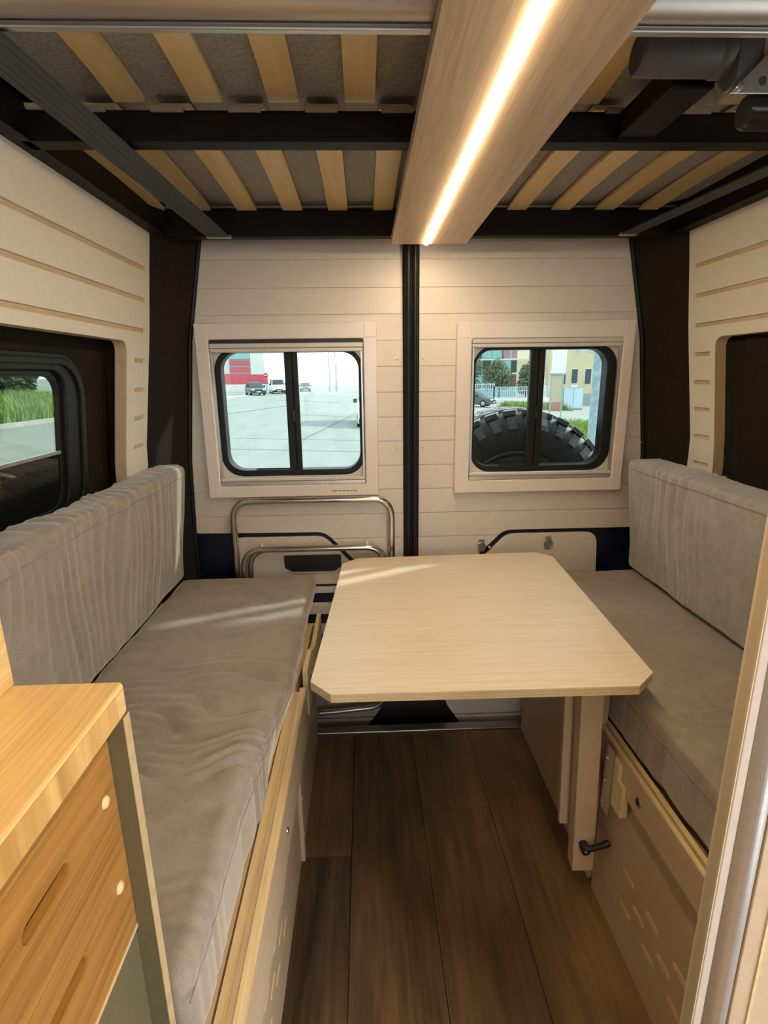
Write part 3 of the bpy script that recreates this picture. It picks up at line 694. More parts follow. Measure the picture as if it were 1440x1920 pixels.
# ------------------------------------------------------------------ cushions
def seat_disp(front, sgn, wr):
    def f(p, n):
        d = .006*fbm(p.x*2.2, p.y*2.2, 3.1)
        u = (p.x-front)*sgn                     # distance in from the front edge
        if n.z > .3 or n.x*sgn < -.3:
            msk = math.exp(-((p.y-wr[0])/wr[1])**2)*math.exp(-max(0, u)/wr[2])
            wv = noise.noise(Vector((p.x*4.5, p.y*3.2, 0))); w2_ = noise.noise(Vector((p.x*2.2, p.y*9, 3)))
            r1 = abs(math.sin(math.pi*(p.y*12+1.9*wv+p.x*1.5)))**.8; r2_ = abs(math.sin(math.pi*(p.y*27+2.6*wv-p.x*3)))
            on_ = sstep(.55+1.7*noise.noise(Vector((p.x*5, p.y*5, 20)))); on2 = sstep(.45+1.9*noise.noise(Vector((p.x*6, p.y*7, 40))))
            d += msk*wr[3]*(on_*r1+.5*on2*r2_+.15*w2_)*(1 if n.z > .5 else .45)
            d += .0028*noise.noise(Vector((p.y*11+p.x*4, p.x*7, 1)))*min(1, max(0, u)/.1+.3)
        return d
    return f
def sstep(t): t = max(0, min(1, t)); return t*t*(3-2*t)
def left_warp(p):
    k = (p.x+.70)/(.70-.197); p = p.copy(); t = sstep((p.z-.535)/.115); near = 1-sstep((p.y-.90)/.36); p.x -= .038*k*(near*t+(1-t)); return p
sc = thing('seat_cushion', (-.45, 1.1, .544), 'grey velvet seat cushion with wrinkled front edge on the left bench', 'cushion', 'bench cushions')
d_ = seat_disp(-.197, -1, (.98, .42, .34, .019))
cushion_mesh('cover', (-.70, -.197, .505, 1.905, .533, .688), (110, 330, 16), .030, d_, 'cushion', sc, 0, left_warp)
seam(sc, -.197, Vector((1, 0, 0)), [.509+1.37*i/160 for i in range(161)], .650, d_, 0, 0, left_warp)
sr = thing('seat_cushion', (.85, 1.3, .544), 'grey velvet seat cushion on the right bench beyond the table', 'cushion', 'bench cushions')
d_ = seat_disp(.6245, 1, (.90, .24, .28, .013))
cushion_mesh('cover', (.6245, 1.06, .63, 1.905, .532, .684), (100, 280, 16), .028, d_, 'cushion', sr)
seam(sr, .6245, Vector((-1, 0, 0)), [.66+1.21*i/140 for i in range(141)], .648, d_)
def back_disp(sgn, A, top, ych, wid):
    def f(p, n):
        d = .006*fbm(p.y*2.0, p.z*3, 8.2)
        v = (1.10-p.z)
        msk = .25+math.exp(-((p.y-ych)/wid)**2)
        if abs(n.x) > .3 and n.z < .8:
            wv = noise.noise(Vector((p.z*2.6, p.y*3.3, 0))); on_ = sstep(.5+1.7*noise.noise(Vector((p.y*6, p.z*2.4, 31)))); on2 = sstep(.5+1.7*noise.noise(Vector((p.y*7, p.z*3, 51))))
            r1 = abs(math.sin(math.pi*(p.y*12+1.7*wv)))**.9; r2_ = abs(math.sin(math.pi*(p.y*27+2.4*wv+p.z*2)))
            d += A*msk*(on_*r1+.55*on2*r2_)*max(.4, 1-v/.55)
        if n.z > .3:
            on_ = sstep(.55+1.5*noise.noise(Vector((p.y*6, p.x*5, 11))))
            r1 = (1-abs(math.sin(math.pi*(p.y*21+p.x*9*sgn+1.5*noise.noise(Vector((p.y*4, p.x*6, 7)))))))**1.0; r1 = 1-r1; d += top*msk*on_*r1
        return d
    return f
bl2 = thing('back_cushion', (-.68, 1.2, .69), 'grey velvet back cushion with gathered folds against the left wall', 'cushion', 'bench cushions')
d_ = back_disp(1, .0085, .006, 1.05, .65)
cushion_mesh('cover', (-.778, -.672, .505, 1.872, .700, 1.124), (24, 340, 70), .026, d_, 'cushion', bl2, .105)
seam(bl2, -.672, Vector((1, 0, 0)), [.53+1.31*i/160 for i in range(161)], 1.088, d_, .105, .700)
br2 = thing('back_cushion', (1.03, 1.3, .69), 'light grey velvet back cushion against the right wall', 'cushion', 'bench cushions')
d_ = back_disp(-1, .0065, .002, 1.62, .2)
cushion_mesh('cover', (.995, 1.125, .66, 1.90, .694, 1.110), (24, 300, 70), .022, d_, 'cushionlight', br2, -.095)
seam(br2, .995, Vector((-1, 0, 0)), [.70+1.17*i/140 for i in range(141)], 1.080, d_, -.095, .69)
# brown plush cushion on top of the left backrest
fu = thing('plush_cushion', (-.70, .90, 1.11), 'brown furry cushion resting on the left backrest by the side window', 'cushion')
mb = MB(); n1, n2 = 40, 28; vv = []; ff = []
for i in range(n2+1):
    th = math.pi*i/n2
    for j in range(n1):
        ph = 2*math.pi*j/n1; d = Vector((math.sin(th)*math.cos(ph), math.sin(th)*math.sin(ph), math.cos(th)))
        rr = 1+.06*noise.noise(d*6)+.05*noise.noise(d*22); vv.append((-.70+.045*d.x*rr, .90+.113*d.y*rr, 1.252+.105*d.z*rr))
for i in range(n2):
    for j in range(n1): ff.append((i*n1+j, i*n1+(j+1) % n1, (i+1)*n1+(j+1) % n1, (i+1)*n1+j))
mb.add(vv, ff, True).build('cover', 'fur', fu)
mb = MB(); rnd = random.Random(3)
for k in range(2600):
    i = rnd.randrange(len(vv)); p = Vector(vv[i]); c = Vector((-.70, .90, 1.252)); d = ((p-c)/1).normalized(); d = (d+Vector((rnd.uniform(-.6, .6), rnd.uniform(-.6, .6), rnd.uniform(-.8, .3)))).normalized()
    q = p+Vector((rnd.uniform(-.006, .006), rnd.uniform(-.006, .006), rnd.uniform(-.006, .006))); s_ = d.cross(Vector((.3, .5, .8))).normalized()*.0009
    mb.add([tuple(q-s_), tuple(q+s_), tuple(q+d*.011)], [(0, 1, 2)])
tag(mb.build('fur_tufts', 'fur', fu), kind='stuff')

# ================================================================== TABLE
tb = thing('dining_table', (.265, 1.4255, .77), 'pale oak table with clipped corners standing between the two benches', 'table')
tb.rotation_euler = (0, -.0311, -.056)
bpy.context.view_layer.update()
hw, hd, c = .377, .4355, .051
oct_ = [(-hw, hd-c), (-hw+c, hd), (hw-c, hd), (hw, hd-c), (hw, -hd+c), (hw-c, -hd), (-hw+c, -hd), (-hw, -hd+c)]
MB().prism(oct_, -.0012, 0, 'z').build('top_veneer', 'tabletop', tb, local=True)
for k in range(5):
    ins = .0003 if k % 2 else 0
    o2 = [(x*(1-ins), y*(1-ins)) for x, y in oct_]
    MB().prism(o2, -.0012-.0038*(k+1)+.0001, -.0012-.0038*k, 'z').build('ply_layer', 'railwood' if k % 2 == 0 else 'groove', tb, local=True)
# sliding leg with clamp lever (table frame)
lx, ly = .2905, -.262
MB().bev(lx-.028, lx+.027, ly-.022, ly+.020, -.655, -.0205, .002).build('leg', 'benchpanel', tb, local=True)
MB().box(lx-.02, lx+.03, ly+.021, ly+.030, -.14, -.0205).build('top_bracket', 'benchpanel', tb, local=True, bevel=.001)
MB().bev(.02, lx-.03, ly-.02, ly+.02, -.05, -.0205, .002).build('under_batten', 'benchpanel', tb, local=True)
MB().box(.246, .270, -.213, -.195, -.57, -.0205).build('leg_board', 'benchpanel', tb, local=True, bevel=.001)
lev = MB().tube([(lx-.004, ly-.022, -.565), (lx-.004, ly-.048, -.565)], .012, 16).tube([(lx-.004, ly-.040, -.560), (lx+.010, ly-.046, -.556), (lx+.035, ly-.052, -.540), (lx+.046, ly-.054, -.533), (lx+.053, ly-.054, -.530)], .009, 12, True, [.010, .008, .0085, .0095, .006]).build('clamp_lever', 'blackplastic', tb, local=True)
MB().disc((lx-.004, ly-.048, -.565), (0, -1, 0), .005, .003, 10, .003).build('lever_screw', 'chrome', tb, local=True)

# ================================================================== FOLDED LADDER BEHIND THE LEFT BENCH
ld = thing('folding_ladder', (-.2, 1.945, 0), 'folded aluminium tube ladder leaning on the left rear door', 'ladder')
MB().tube(arc_path([(-.503, 1.948, .02), (-.498, 1.948, .969), (.094, 1.948, .969), (.094, 1.948, .16)], .075, 10), .0125, 16).build('rail', 'chrome', ld)
MB().tube(arc_path([(-.468, 1.930, .075), (-.468, 1.930, .785), (.062, 1.930, .785), (.062, 1.930, .095), (-.20, 1.930, .072), (-.468, 1.930, .072)], .075, 10), .0115, 16).build('rail', 'chrome', ld)
MB().tube(arc_path([(-.45, 1.95, .40), (-.45, 1.957, .775), (.07, 1.957, .775), (.07, 1.95, .40)], .075, 10), .011, 14).build('rail', 'chrome', ld)
for x in (-.40, .0): MB().disc((x, 1.945, .79), (0, 0, 1), .007, .018, 12).build('rubber_stop', 'plastic_white', ld)
for x in (-.503,): MB().tube([(x, 1.948, 0), (x, 1.948, .03)], .016, 14).build('rubber_foot', 'rubber', ld)

# ================================================================== KITCHEN CABINET (left, near)
kc = thing('drawer_cabinet', (-.5, .1, 0), 'bamboo drawer cabinet with slotted drawer fronts and olive side panels', 'cabinet')
MB().box(-.72, -.2524, .4827, .4950, 0, 1.083).build('gable', 'olive', kc)
MB().box(-.2523, -.2512, .4824, .4953, 0, 1.0835).build('gable_edge', 'straw', kc)
MB().box(-.72, -.272, -.60, -.588, 0, 1.083).build('gable', 'olive', kc)
def drawer(z0, z1, slot):
    d = MB(); Y0, Y1 = -.587, .4820; x0, x1 = -.286, -.271
    sy0, sy1, sz0, sz1 = slot; pad = .02
    inner = rrect(sy0, sy1, sz0, sz1, (sz1-sz0)/2-.0005, 6); outer = rrect(sy0-pad, sy1+pad, sz0-pad, sz1+pad, .0008, 6)
    d.ring(outer, inner, x0, x1, 'x')
    a, b, c1, c2 = sy0-pad, sy1+pad, sz0-pad, sz1+pad
    d.box(x0, x1, Y0, a, z0, z1).box(x0, x1, b, Y1, z0, z1).box(x0, x1, a, b, z0, c1).box(x0, x1, a, b, c2, z1)
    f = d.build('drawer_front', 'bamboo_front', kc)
    MB().ring(rrect(sy0-.0005, sy1+.0005, sz0-.0005, sz1+.0005, (sz1-sz0)/2-.0004, 6), rrect(sy0+.0012, sy1-.0012, sz0+.0012, sz1-.0012, (sz1-sz0)/2-.0018, 6), x0+.001, x1-.001, 'x').build('slot_rim', 'bamboo_front', f)
    MB().box(x0-.032, x0-.028, sy0-.03, sy1+.03, sz0-.03, sz1+.03).build('slot_back', 'bamboo_front', f)
    return f
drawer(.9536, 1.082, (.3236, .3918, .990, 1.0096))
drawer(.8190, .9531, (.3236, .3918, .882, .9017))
for z in (1.003, .894): MB().lathe([(0, .0036), (.0035, .0033), (.0055, .0024), (.0067, 0)], (-.2711, .4606, z), 'x', 20).build('plug_cap', 'plug', kc)
MB().box(-.70, -.2705, -.587, .482, .8135, .8184).build('shelf_edge', 'railwood', kc)
MB().box(-.290, -.273, -.587, .482, .02, .8132).build('lower_panel', 'olive', kc)
MB().box(-.715, -.69, -.587, .482, 0, 1.083).build('back_panel', 'olive', kc)
ct = thing('worktop', (-.48, .1, 1.084), 'thick bamboo worktop on the drawer cabinet', 'worktop')
P = fillet([(-.722, -.62), (-.2525, -.62), (-.2525, .499), (-.722, .499)], [0, .006, .009, 0])
MB().prism(P, 1.084, 1.1170, 'z').build('slab', 'bamboo', ct, .003)
ys = [-.61+.0175*i for i in range(63)]
for a, b in zip(ys, ys[1:]): MB().box(-.2526, -.2516, a, b, 1.087, 1.114).build('edge_strip', 'bamboo_end', ct)
ub = tag(MB().bev(-.382, -.3615, .05, .497, 1.1172, 1.30, .003).build('splashback', 'bamboo'), 'bamboo splashback board standing on the worktop at the left edge', 'splashback')

# ================================================================== RIGHT PARTITION (near)
pt = thing('partition', (.75, .6, 0), 'tall pale plywood partition with aluminium edge profile at the right', 'partition')
MB().box(.491, 1.10, .6005, .612, 0, 1.50).build('panel', 'benchpanel', pt)
MB().box(.4893, .4908, .5885, .6122, 0, 1.50).build('panel_edge', 'ply_y', pt)
MB().box(.4914, .5045, .5878, .600, 0, 1.50).build('edge_batten', 'batten', pt, .0015)
prof = [(.505, .5995)]+[(.505+.040*i/12, .5885-.010*math.sin(math.pi*i/12)) for i in range(0, 13)]+[(.5455, .5995)]
MB().prism(prof, 0, 1.50, 'z').build('edge_profile', 'aluminium', pt, .001)
MB().box(.546, 1.10, .585, .5995, 0, 1.50).build('cover_panel', 'benchpanel', pt, .001)
MB().box(.572, .577, .583, .5849, 0, 1.50).build('joint_strip', 'railwood', pt)
MB().bev(.553, .566, .575, .5845, .98, 1.03, .003).build('catch', 'blacksteel', pt)

# ================================================================== OUTSIDE
def gz(x, y): return -.65-.0101*y-.0423*x
def tilted(mb):                                    # lay a flat z=0 mesh on the sloping ground
    mb.v = [(p[0], p[1], p[2]+gz(p[0], p[1])) for p in mb.v]; return mb
gx = [-80+10*i for i in range(17)]; gy = [-40+10*i for i in range(25)]
v = [(x, y, gz(x, y)) for x in gx for y in gy]; f = [(i*25+j, (i+1)*25+j, (i+1)*25+j+1, i*25+j+1) for i in range(16) for j in range(24)]
rd = tag(MB().add(v, f).build('road', 'asphalt'), 'pale concrete road behind the van', None, None, 'structure')
def joint(a, b, wd):
    a, b = Vector((*a, 0)), Vector((*b, 0)); t = (b-a).normalized(); n_ = Vector((-t.y, t.x, 0))*wd/2
    k = 12; mb = MB(); pts = []
    for i in range(k+1):
        c0 = a+(b-a)*i/k+n_*.8*noise.noise(Vector((i*.9, wd*30, a.x))); pts += [c0-n_, c0+n_]
    mb.add([(p.x, p.y, .012) for p in pts], [(2*i, 2*i+1, 2*i+3, 2*i+2) for i in range(k)]); tilted(mb).build('road_joint', 'crack', rd)
joint((-8.5, 26), (-5.6, 44), .16); joint((-8, 18.3), (1, 19.0), .05); joint((-8, 15.6), (2, 15.9), .05); joint((-4.5, 32), (2, 30.5), .12)
joint((-2.3, 17.5), (-.4, 36), .10); joint((-9, 52), (-2, 50), .25)
# road crest / pavement bands
tilted(MB().box(-13.2, -12.9, 8, 60, 0, .14)).build('kerb', 'pavement', rd)

def blades(name, n, region, hgt, wd, seed, mat, parent=None):
    rn = random.Random(seed); mb = MB(); x0, x1, y0, y1 = region
    for i in range(n):
        x, y = rn.uniform(x0, x1), rn.uniform(y0, y1); h = rn.uniform(*hgt); a = rn.uniform(0, 6.28); l = rn.uniform(.1, .5)*h
        dx, dy = math.cos(a), math.sin(a); w_ = wd*rn.uniform(.6, 1.3); z = gz(x, y)
        mb.add([(x-dy*w_, y+dx*w_, z), (x+dy*w_, y-dx*w_, z), (x+dy*w_*.6+dx*l*.4, y-dx*w_*.6+dy*l*.4, z+h*.6), (x-dy*w_*.6+dx*l*.4, y+dx*w_*.6+dy*l*.4, z+h*.6), (x+dx*l, y+dy*l, z+h)], [(0, 1, 2, 3), (3, 2, 4)])
    return mb.build(name, mat, parent)
def verge(region, label, n, hgt, wd, seed):
    x0, x1, y0, y1 = region
    g = tilted(MB().box(x0, x1, y0, y1, -.02, .06)).build('verge', 'soil'); tag(g, 'soil of the '+label, None, None, 'structure')
    tag(blades('grass', n, (x0+.2, x1-.2, y0+.2, y1-.2), hgt, wd, seed, 'grassblade'), 'tall green grass '+label, 'grass', None, 'stuff')
verge((-22, -13.2, 9, 36), 'on the verge beyond the side window', 16000, (.4, 1.1), .03, 1)
verge((8.6, 13, 18, 29.8), 'behind the spare wheel by the galvanised pole', 6000, (.15, .5), .022, 2)
verge((13, 18.4, 47, 53), 'in front of the railing across the road', 4000, (.25, .7), .035, 3)
def tree(x, y, hgt, rx, rz, label, seed, mat, nleaf=3500, ls=.28):
    z = gz(x, y); rn = random.Random(seed); root = thing('tree', (x, y, z), label, 'tree', 'trees outside')
    MB().tube([(x, y, z-.1), (x+.1, y, z+hgt*.25), (x-.05, y+.1, z+hgt*.55)], .1, 10, True, [.16, .12, .07]).build('trunk', 'bark', root)
    for k in range(5):
        a = k*1.3+seed; MB().tube([(x, y, z+hgt*.25), (x+math.cos(a)*rx*.3, y+math.sin(a)*rx*.3, z+hgt*.45), (x+math.cos(a)*rx*.65, y+math.sin(a)*rx*.65, z+hgt*.65)], .05, 8, True, [.08, .06, .03]).build('branch', 'bark', root)
    blobs = [(x+rn.uniform(-.65, .65)*rx, y+rn.uniform(-.65, .65)*rx, z+hgt-rz+rn.uniform(-.6, .6)*rz, rn.uniform(.3, .5)*rx) for _ in range(16)]
    mb = MB()
    for i in range(nleaf):
        bx, by, bz, br_ = rn.choice(blobs); d = Vector((rn.gauss(0, 1), rn.gauss(0, 1), rn.gauss(0, 1))).normalized()*br_*rn.uniform(.7, 1.05)
        c_ = Vector((bx, by, bz))+Vector((d.x, d.y, d.z*rz/rx)); u = Vector((rn.gauss(0, 1), rn.gauss(0, 1), rn.gauss(0, 1))).normalized(); v_ = u.cross(Vector((rn.gauss(0, 1), rn.gauss(0, 1), 1))).normalized(); q = ls*rn.uniform(.6, 1.2)
        mb.add([tuple(c_-u*q*.5), tuple(c_+v_*q*.3), tuple(c_+u*q*.5), tuple(c_-v_*q*.3)], [(0, 1, 2, 3)])
    tag(mb.build('foliage', mat, root), kind='stuff')
    return root
tree(13.6, 70, 5.4, 1.7, 2.2, 'leftmost round green tree behind the railing across the road', 11, 'leaf')
tree(17.6, 71, 5.9, 2.0, 2.4, 'middle round green tree behind the railing across the road', 12, 'leaf')
tree(20.6, 69.0, 5.0, 1.2, 2.1, 'right hand green tree behind the railing across the road', 13, 'leaf')
for k, (x, y) in enumerate(((-26, 20.5), (-26, 27.2), (-26, 34), (-26, 40.8))):
    tree(x, y, 5.0, 2.9, 2.9, 'dark leafy tree behind the verge grass, %s from the front of the van' % ['first', 'second', 'third', 'fourth'][k], 20+k, 'leafdark', 5200, .55)
# galvanised pole
pl = thing('metal_pole', (2.955, 6.85, gz(2.955, 6.85)), 'galvanised steel street pole behind the spare wheel', 'pole')
MB().tube([(2.955, 6.85, gz(2.955, 6.85)), (2.955, 6.85, 4.2)], .062, 20).build('shaft', 'zinc', pl)
MB().tube([(2.955, 6.85, gz(2.955, 6.85)), (2.955, 6.85, gz(2.955, 6.85)+.12)], .10, 16).build('base_collar', 'zinc', pl)
# spare wheel on the right door
SW = Vector((.627, 2.255, .879)); RW = .385
sw = thing('spare_wheel', tuple(SW), 'off-road spare wheel with chunky tread hung on the right rear door outside', 'wheel')
MB().lathe([(.235, -.105), (.25, -.125), (.30, -.135), (.345, -.125), (.375, -.105), (RW, -.085), (RW+.002, 0), (RW, .085), (.375, .105), (.345, .125), (.30, .135), (.25, .125), (.235, .105)], SW, 'y', 72).build('tyre', 'tyre', sw)
MB().lathe([(.0, -.02), (.08, -.02), (.12, -.05), (.20, -.06), (.235, -.10), (.24, .10), (.20, .06), (.12, .02), (.0, .03)], SW, 'y', 40).build('rim', 'steel', sw)
MB().tube([SW+Vector((0, -.20, 0)), SW+Vector((0, -.02, 0))], .05, 16).build('mount', 'blacksteel', sw)
def block(w0, w1, y0, y1, h, skew):
    me = MB(); r0, r1 = RW-.006, RW+h; n = 3; vv = []
    for i in range(n+1):
        a = w0+(w1-w0)*i/n
        for (yy, rr) in ((y0, r0), (y0+.003, r1), (y1-.003, r1), (y1, r0)):
            aa = a+skew*(yy-y0)/(y1-y0); vv.append((rr*math.sin(aa), yy, rr*math.cos(aa)))
    ff = [(0, 1, 2, 3), tuple(n*4+k for k in range(4))]
    for i in range(n):
        for k in range(3): ff.append((i*4+k, i*4+k+1, (i+1)*4+k+1, (i+1)*4+k))
    me.add(vv, ff); return me
NB = 32; da = 2*math.pi/NB
rows = [(-.113, -.070, .0, .70, .013, .05), (-.062, -.006, .35, .78, .015, -.10), (.006, .062, .1, .78, .015, .10), (.070, .113, .5, .70, .013, -.05)]
for (y0, y1, off, wd, hh, sk) in rows:
    first = None
    for k in range(NB):
        if first is None:
            first = block(0, da*wd, y0, y1, hh, sk).build('tread_block', 'tyreblock', sw, .002, local=True)
            o = first
        else:
            o = first.copy(); COL.objects.link(o)
        o.rotation_euler.y = (k+off)*da
# sidewall lugs
first = None
for k in range(NB):
    if first is None:
        mb = MB(); vv = []
        for a in (0, da*.5):
            for (r_, y_) in ((.325, -.131), (.325, -.138), (.372, -.118), (.372, -.106)): vv.append((r_*math.sin(a), y_, r_*math.cos(a)))
        mb.add(vv, [(0, 1, 2, 3), (4, 5, 6, 7), (0, 1, 5, 4), (1, 2, 6, 5), (2, 3, 7, 6), (3, 0, 4, 7)]); first = mb.build('sidewall_lug', 'tyreblock', sw, .002, local=True); o = first
    else: o = first.copy(); COL.objects.link(o)
    o.rotation_euler.y = (k+.2)*da

# vehicles (local frame: nose towards -Y)
def vehicle(name, loc, rz, label, cat, paint, L, W, Hh, kind='car', group=None):
    root = thing(name, loc, label, cat, group, None, rz); w2 = W/2; l2 = L/2; g = .22
    if kind == 'car':
        side = [(-l2, g+.05), (-l2+.02, .62), (-l2+.25, .74), (-l2+1.05, .92), (l2-.1, .98), (l2, .85), (l2, g+.08), (l2-.15, g), (-l2+.2, g)]
        cab = [(-l2+.95, .90), (-l2+1.75, Hh-.04), (-l2+2.4, Hh), (l2-.7, Hh-.06), (l2-.15, .96)]
    else:
        side = [(-l2, g+.05), (-l2+.02, .75), (-l2+.2, .95), (-l2+.85, 1.12), (l2, 1.15), (l2, g+.1), (-l2+.2, g)]
        cab = [(-l2+.80, 1.10), (-l2+1.45, Hh-.08), (-l2+1.9, Hh), (l2-.1, Hh), (l2-.01, 1.12)]
    def body(P, wa, wb, zlo, zhi):
        n = len(P); vv = []
        for s in (-1, 1):
            for (y, z) in P: vv.append((s*(wa+(wb-wa)*max(0, min(1, (z-zlo)/(zhi-zlo)))), y, z))
        return MB().add(vv, [tuple(range(n)), tuple(range(2*n-1, n-1, -1))]+[(i, (i+1) % n, (i+1) % n+n, i+n) for i in range(n)])
    body(side, w2, w2*.96, .5, 1.0).build('body', paint, root, .04, True)
    zlo = cab[0][1]; body(cab, w2*.95, w2*.76, zlo, Hh).build('cabin', paint, root, .03, True)
    def wx(z): return w2*.95+(w2*.76-w2*.95)*(z-zlo)/(Hh-zlo)
    # windscreen, rear screen
    def screen(a, b, nm):
        (y0, z0), (y1, z1) = a, b; i0, i1 = .12, .90; sgn = -1 if nm == 'windscreen' else 1
        ya, za, yb, zb = y0+(y1-y0)*i0, z0+(z1-z0)*i0, y0+(y1-y0)*i1, z0+(z1-z0)*i1; e = .015*sgn
        vv = [(s*(wx(z)-.07), y+d, z+.012*(d != 0)) for d in (0, e) for (s, y, z) in ((-1, ya, za), (1, ya, za), (1, yb, zb), (-1, yb, zb))]
        MB().add(vv, [(0, 1, 2, 3), (4, 5, 6, 7), (0, 1, 5, 4), (1, 2, 6, 5), (2, 3, 7, 6), (3, 0, 4, 7)]).build(nm, 'glassdark', root, local=True)
    screen(cab[0], cab[1], 'windscreen'); screen(cab[-1], cab[-2], 'rear_screen')
    y0, y1 = cab[1][0], cab[-2][0]; ym = (y0+y1)/2; zt = Hh-.14; zb_ = zlo+.06
    for s in (-1, 1):
        for (a, b, lo) in ((y0, ym-.04, -.35), (ym+.04, y1, .0)):
            vv = [(s*(wx(z)+d), y, z) for d in (-.01, .012) for (y, z) in ((a+lo, zb_), (b+(.2 if lo == 0 else 0), zb_), (b, zt), (a, zt))]
            MB().add(vv, [(0, 1, 2, 3), (4, 5, 6, 7), (0, 1, 5, 4), (1, 2, 6, 5), (2, 3, 7, 6), (3, 0, 4, 7)]).build('side_window', 'glassdark', root, local=True)
        MB().bev(s*(w2+.10)-.09, s*(w2+.10)+.09, y0-.42, y0-.30, zlo+.02, zlo+.2, .02).build('mirror', 'rubber', root, local=True)
        MB().bev(s*w2*.72-.18, s*w2*.72+.18, -l2-.015, -l2+.10, .58 if kind == 'car' else .72, .72 if kind == 'car' else .92, .02).build('headlamp', 'lampclear', root, local=True)
        MB().bev(s*w2*.84-.11, s*w2*.84+.11, l2-.10, l2+.012, .68, .96 if kind == 'car' else 1.1, .02).build('tail_lamp', 'lampred', root, local=True)
        for yy in (-l2+.80, l2-.78):
            wh = MB().lathe([(.0, -.10), (.19, -.10), (.20, -.11), (.30, -.11), (.32, -.07), (.32, .07), (.30, .11), (.20, .11), (.19, .10), (0, .10)], (s*(w2-.09), yy, .32), 'x', 20).build('wheel', 'rubber', root, local=True)
            MB().disc((s*(w2+.015), yy, .32), (s, 0, 0), .19, .012, 14, .17).build('hubcap', 'steel', wh, local=True)
    MB().bev(-w2*.93, w2*.93, -l2-.04, -l2+.1, .26, .48, .03).build('bumper', 'rubber' if kind != 'car' else paint, root, local=True)
    MB().bev(-w2*.93, w2*.93, l2-.1, l2+.04, .28, .52, .03).build('bumper', 'rubber', root, local=True)
    MB().box(-w2*.5, w2*.5, -l2-.02, -l2+.05, .50, .60).build('grille', 'rubber', root, local=True)
    MB().box(-.26, .26, -l2-.05, -l2-.035, .36, .47).build('number_plate', 'signwhite', root, local=True)
    MB().box(-.26, .26, l2+.035, l2+.05, .36, .47).build('number_plate', 'signwhite', root, local=True)
    return root
def on(x, y): return (x, y, gz(x, y))
vehicle('car', on(-12.9, 65.5), R(22), 'blue grey hatchback parked by the red fence', 'car', 'carblue', 4.1, 1.75, 1.48, 'car', 'parked vehicles')
vehicle('delivery_van', on(-11.6, 74), R(14), 'white van parked behind the blue grey hatchback', 'van', 'carwhite', 4.6, 1.85, 1.95, 'van', 'parked vehicles')
vehicle('car', on(-11.2, 80.5), R(10), 'white car parked beyond the white van', 'car', 'carwhite', 4.2, 1.75, 1.5, 'car', 'parked vehicles')
vehicle('car', on(-9.6, 90), R(8), 'small pale car far up the road', 'car', 'cargrey', 3.8, 1.65, 1.45, 'car', 'parked vehicles')
vehicle('delivery_van', on(.66, 26.4), 0, 'white van parked close behind, cut by the window edge', 'van', 'carwhite', 4.8, 1.95, 2.1, 'van', 'parked vehicles')
vehicle('car', on(10.15, 50.5), R(62), 'dark grey hatchback turning in front of the railing', 'car', 'cargrey', 4.0, 1.7, 1.47, 'car', 'parked vehicles')

# boundary wall with red fence, far left
bw = thing('boundary_wall', on(-17, 76), 'low white wall topped with red fence panels across the road', 'wall')
MB().box(-24, -13.2, 76, 76.2, -1.2, .32).build('wall_base', 'wallwhite', bw)
for k in range(9): MB().bev(-24+1.2*k+.02, -24+1.2*(k+1)-.02, 76.02, 76.12, .34, 1.85-.03*k, .02).build('fence_panel', 'wallred', bw)
for k in range(10): MB().box(-24.04+1.2*k, -23.96+1.2*k, 75.98, 76.02, .32, 1.9-.03*k).build('fence_post', 'wallred', bw)
fb_ = thing('factory_building', on(-22, 96), 'pale factory with a glass corner and red bands behind the fence', 'building')
MB().box(-34, -22.9, 96, 108, -2, 9).build('wall', 'wallwhite', fb_)
MB().box(-22.8, -19.2, 95, 108, -2, 9).build('corner_block', 'wallgrey', fb_)
for z0, z1, m_ in ((4.2, 8.2, 'glassdark'), (3.3, 3.9, 'wallred'), (2.2, 2.9, 'wallred'), (1.2, 1.8, 'wallred')):
    MB().box(-22.7, -19.3, 94.85, 94.99, z0, z1).build('window' if m_ == 'glassdark' else 'red_band', 'teal' if m_ == 'glassdark' else m_, fb_)
for x in (-32, -29, -26): MB().box(x, x+1.8, 95.85, 95.99, 3, 6).build('window', 'teal', fb_)
MB().box(-34.1, -19.1, 94.9, 108.1, 9, 9.3).build('roof', 'wallgrey', fb_)
# no-entry sign
sg = thing('road_sign', on(-13.2, 75), 'round red no entry sign on a post above the parked van', 'sign')
MB().tube([on(-13.2, 75), (-13.2, 75, 1.75)], .035, 10).build('post', 'zinc', sg)
MB().disc((-13.2, 74.95, 1.50), (0, -1, 0), .32, .03, 24).build('disc', 'signred', sg)
MB().box(-13.42, -12.98, 74.905, 74.922, 1.44, 1.56).build('bar', 'signwhite', sg)
# lamp posts
for k, (x, y, h_, arm) in enumerate(((-5.7, 92, 8.5, 1), (-5.3, 104, 6, 0), (-4.7, 96, 5, 0))):
    lp = thing('street_lamp' if arm else 'utility_pole', on(x, y), ['tall street lamp with arms in the left rear window', 'thin utility pole just right of the tall street lamp', 'thin short pole right of the other two poles'][k], 'lamp' if arm else 'pole')
    MB().tube([on(x, y), (x, y, h_)], .08, 10, True, [.1, .06]).build('shaft', 'wallgrey', lp)
    if arm:
        for z in (3.0, 5.2, 8.2):
            MB().tube([(x, y, z), (x-1.0, y, z+.05)], .03, 8).build('arm', 'wallgrey', lp); MB().bev(x-1.45, x-.9, y-.1, y+.1, z, z+.12, .03).build('lamp_head', 'wallgrey', lp)
    else: MB().box(x-.35, x+.35, y-.05, y+.05, h_-.5, h_-.4).build('cross_arm', 'wallgrey', lp)
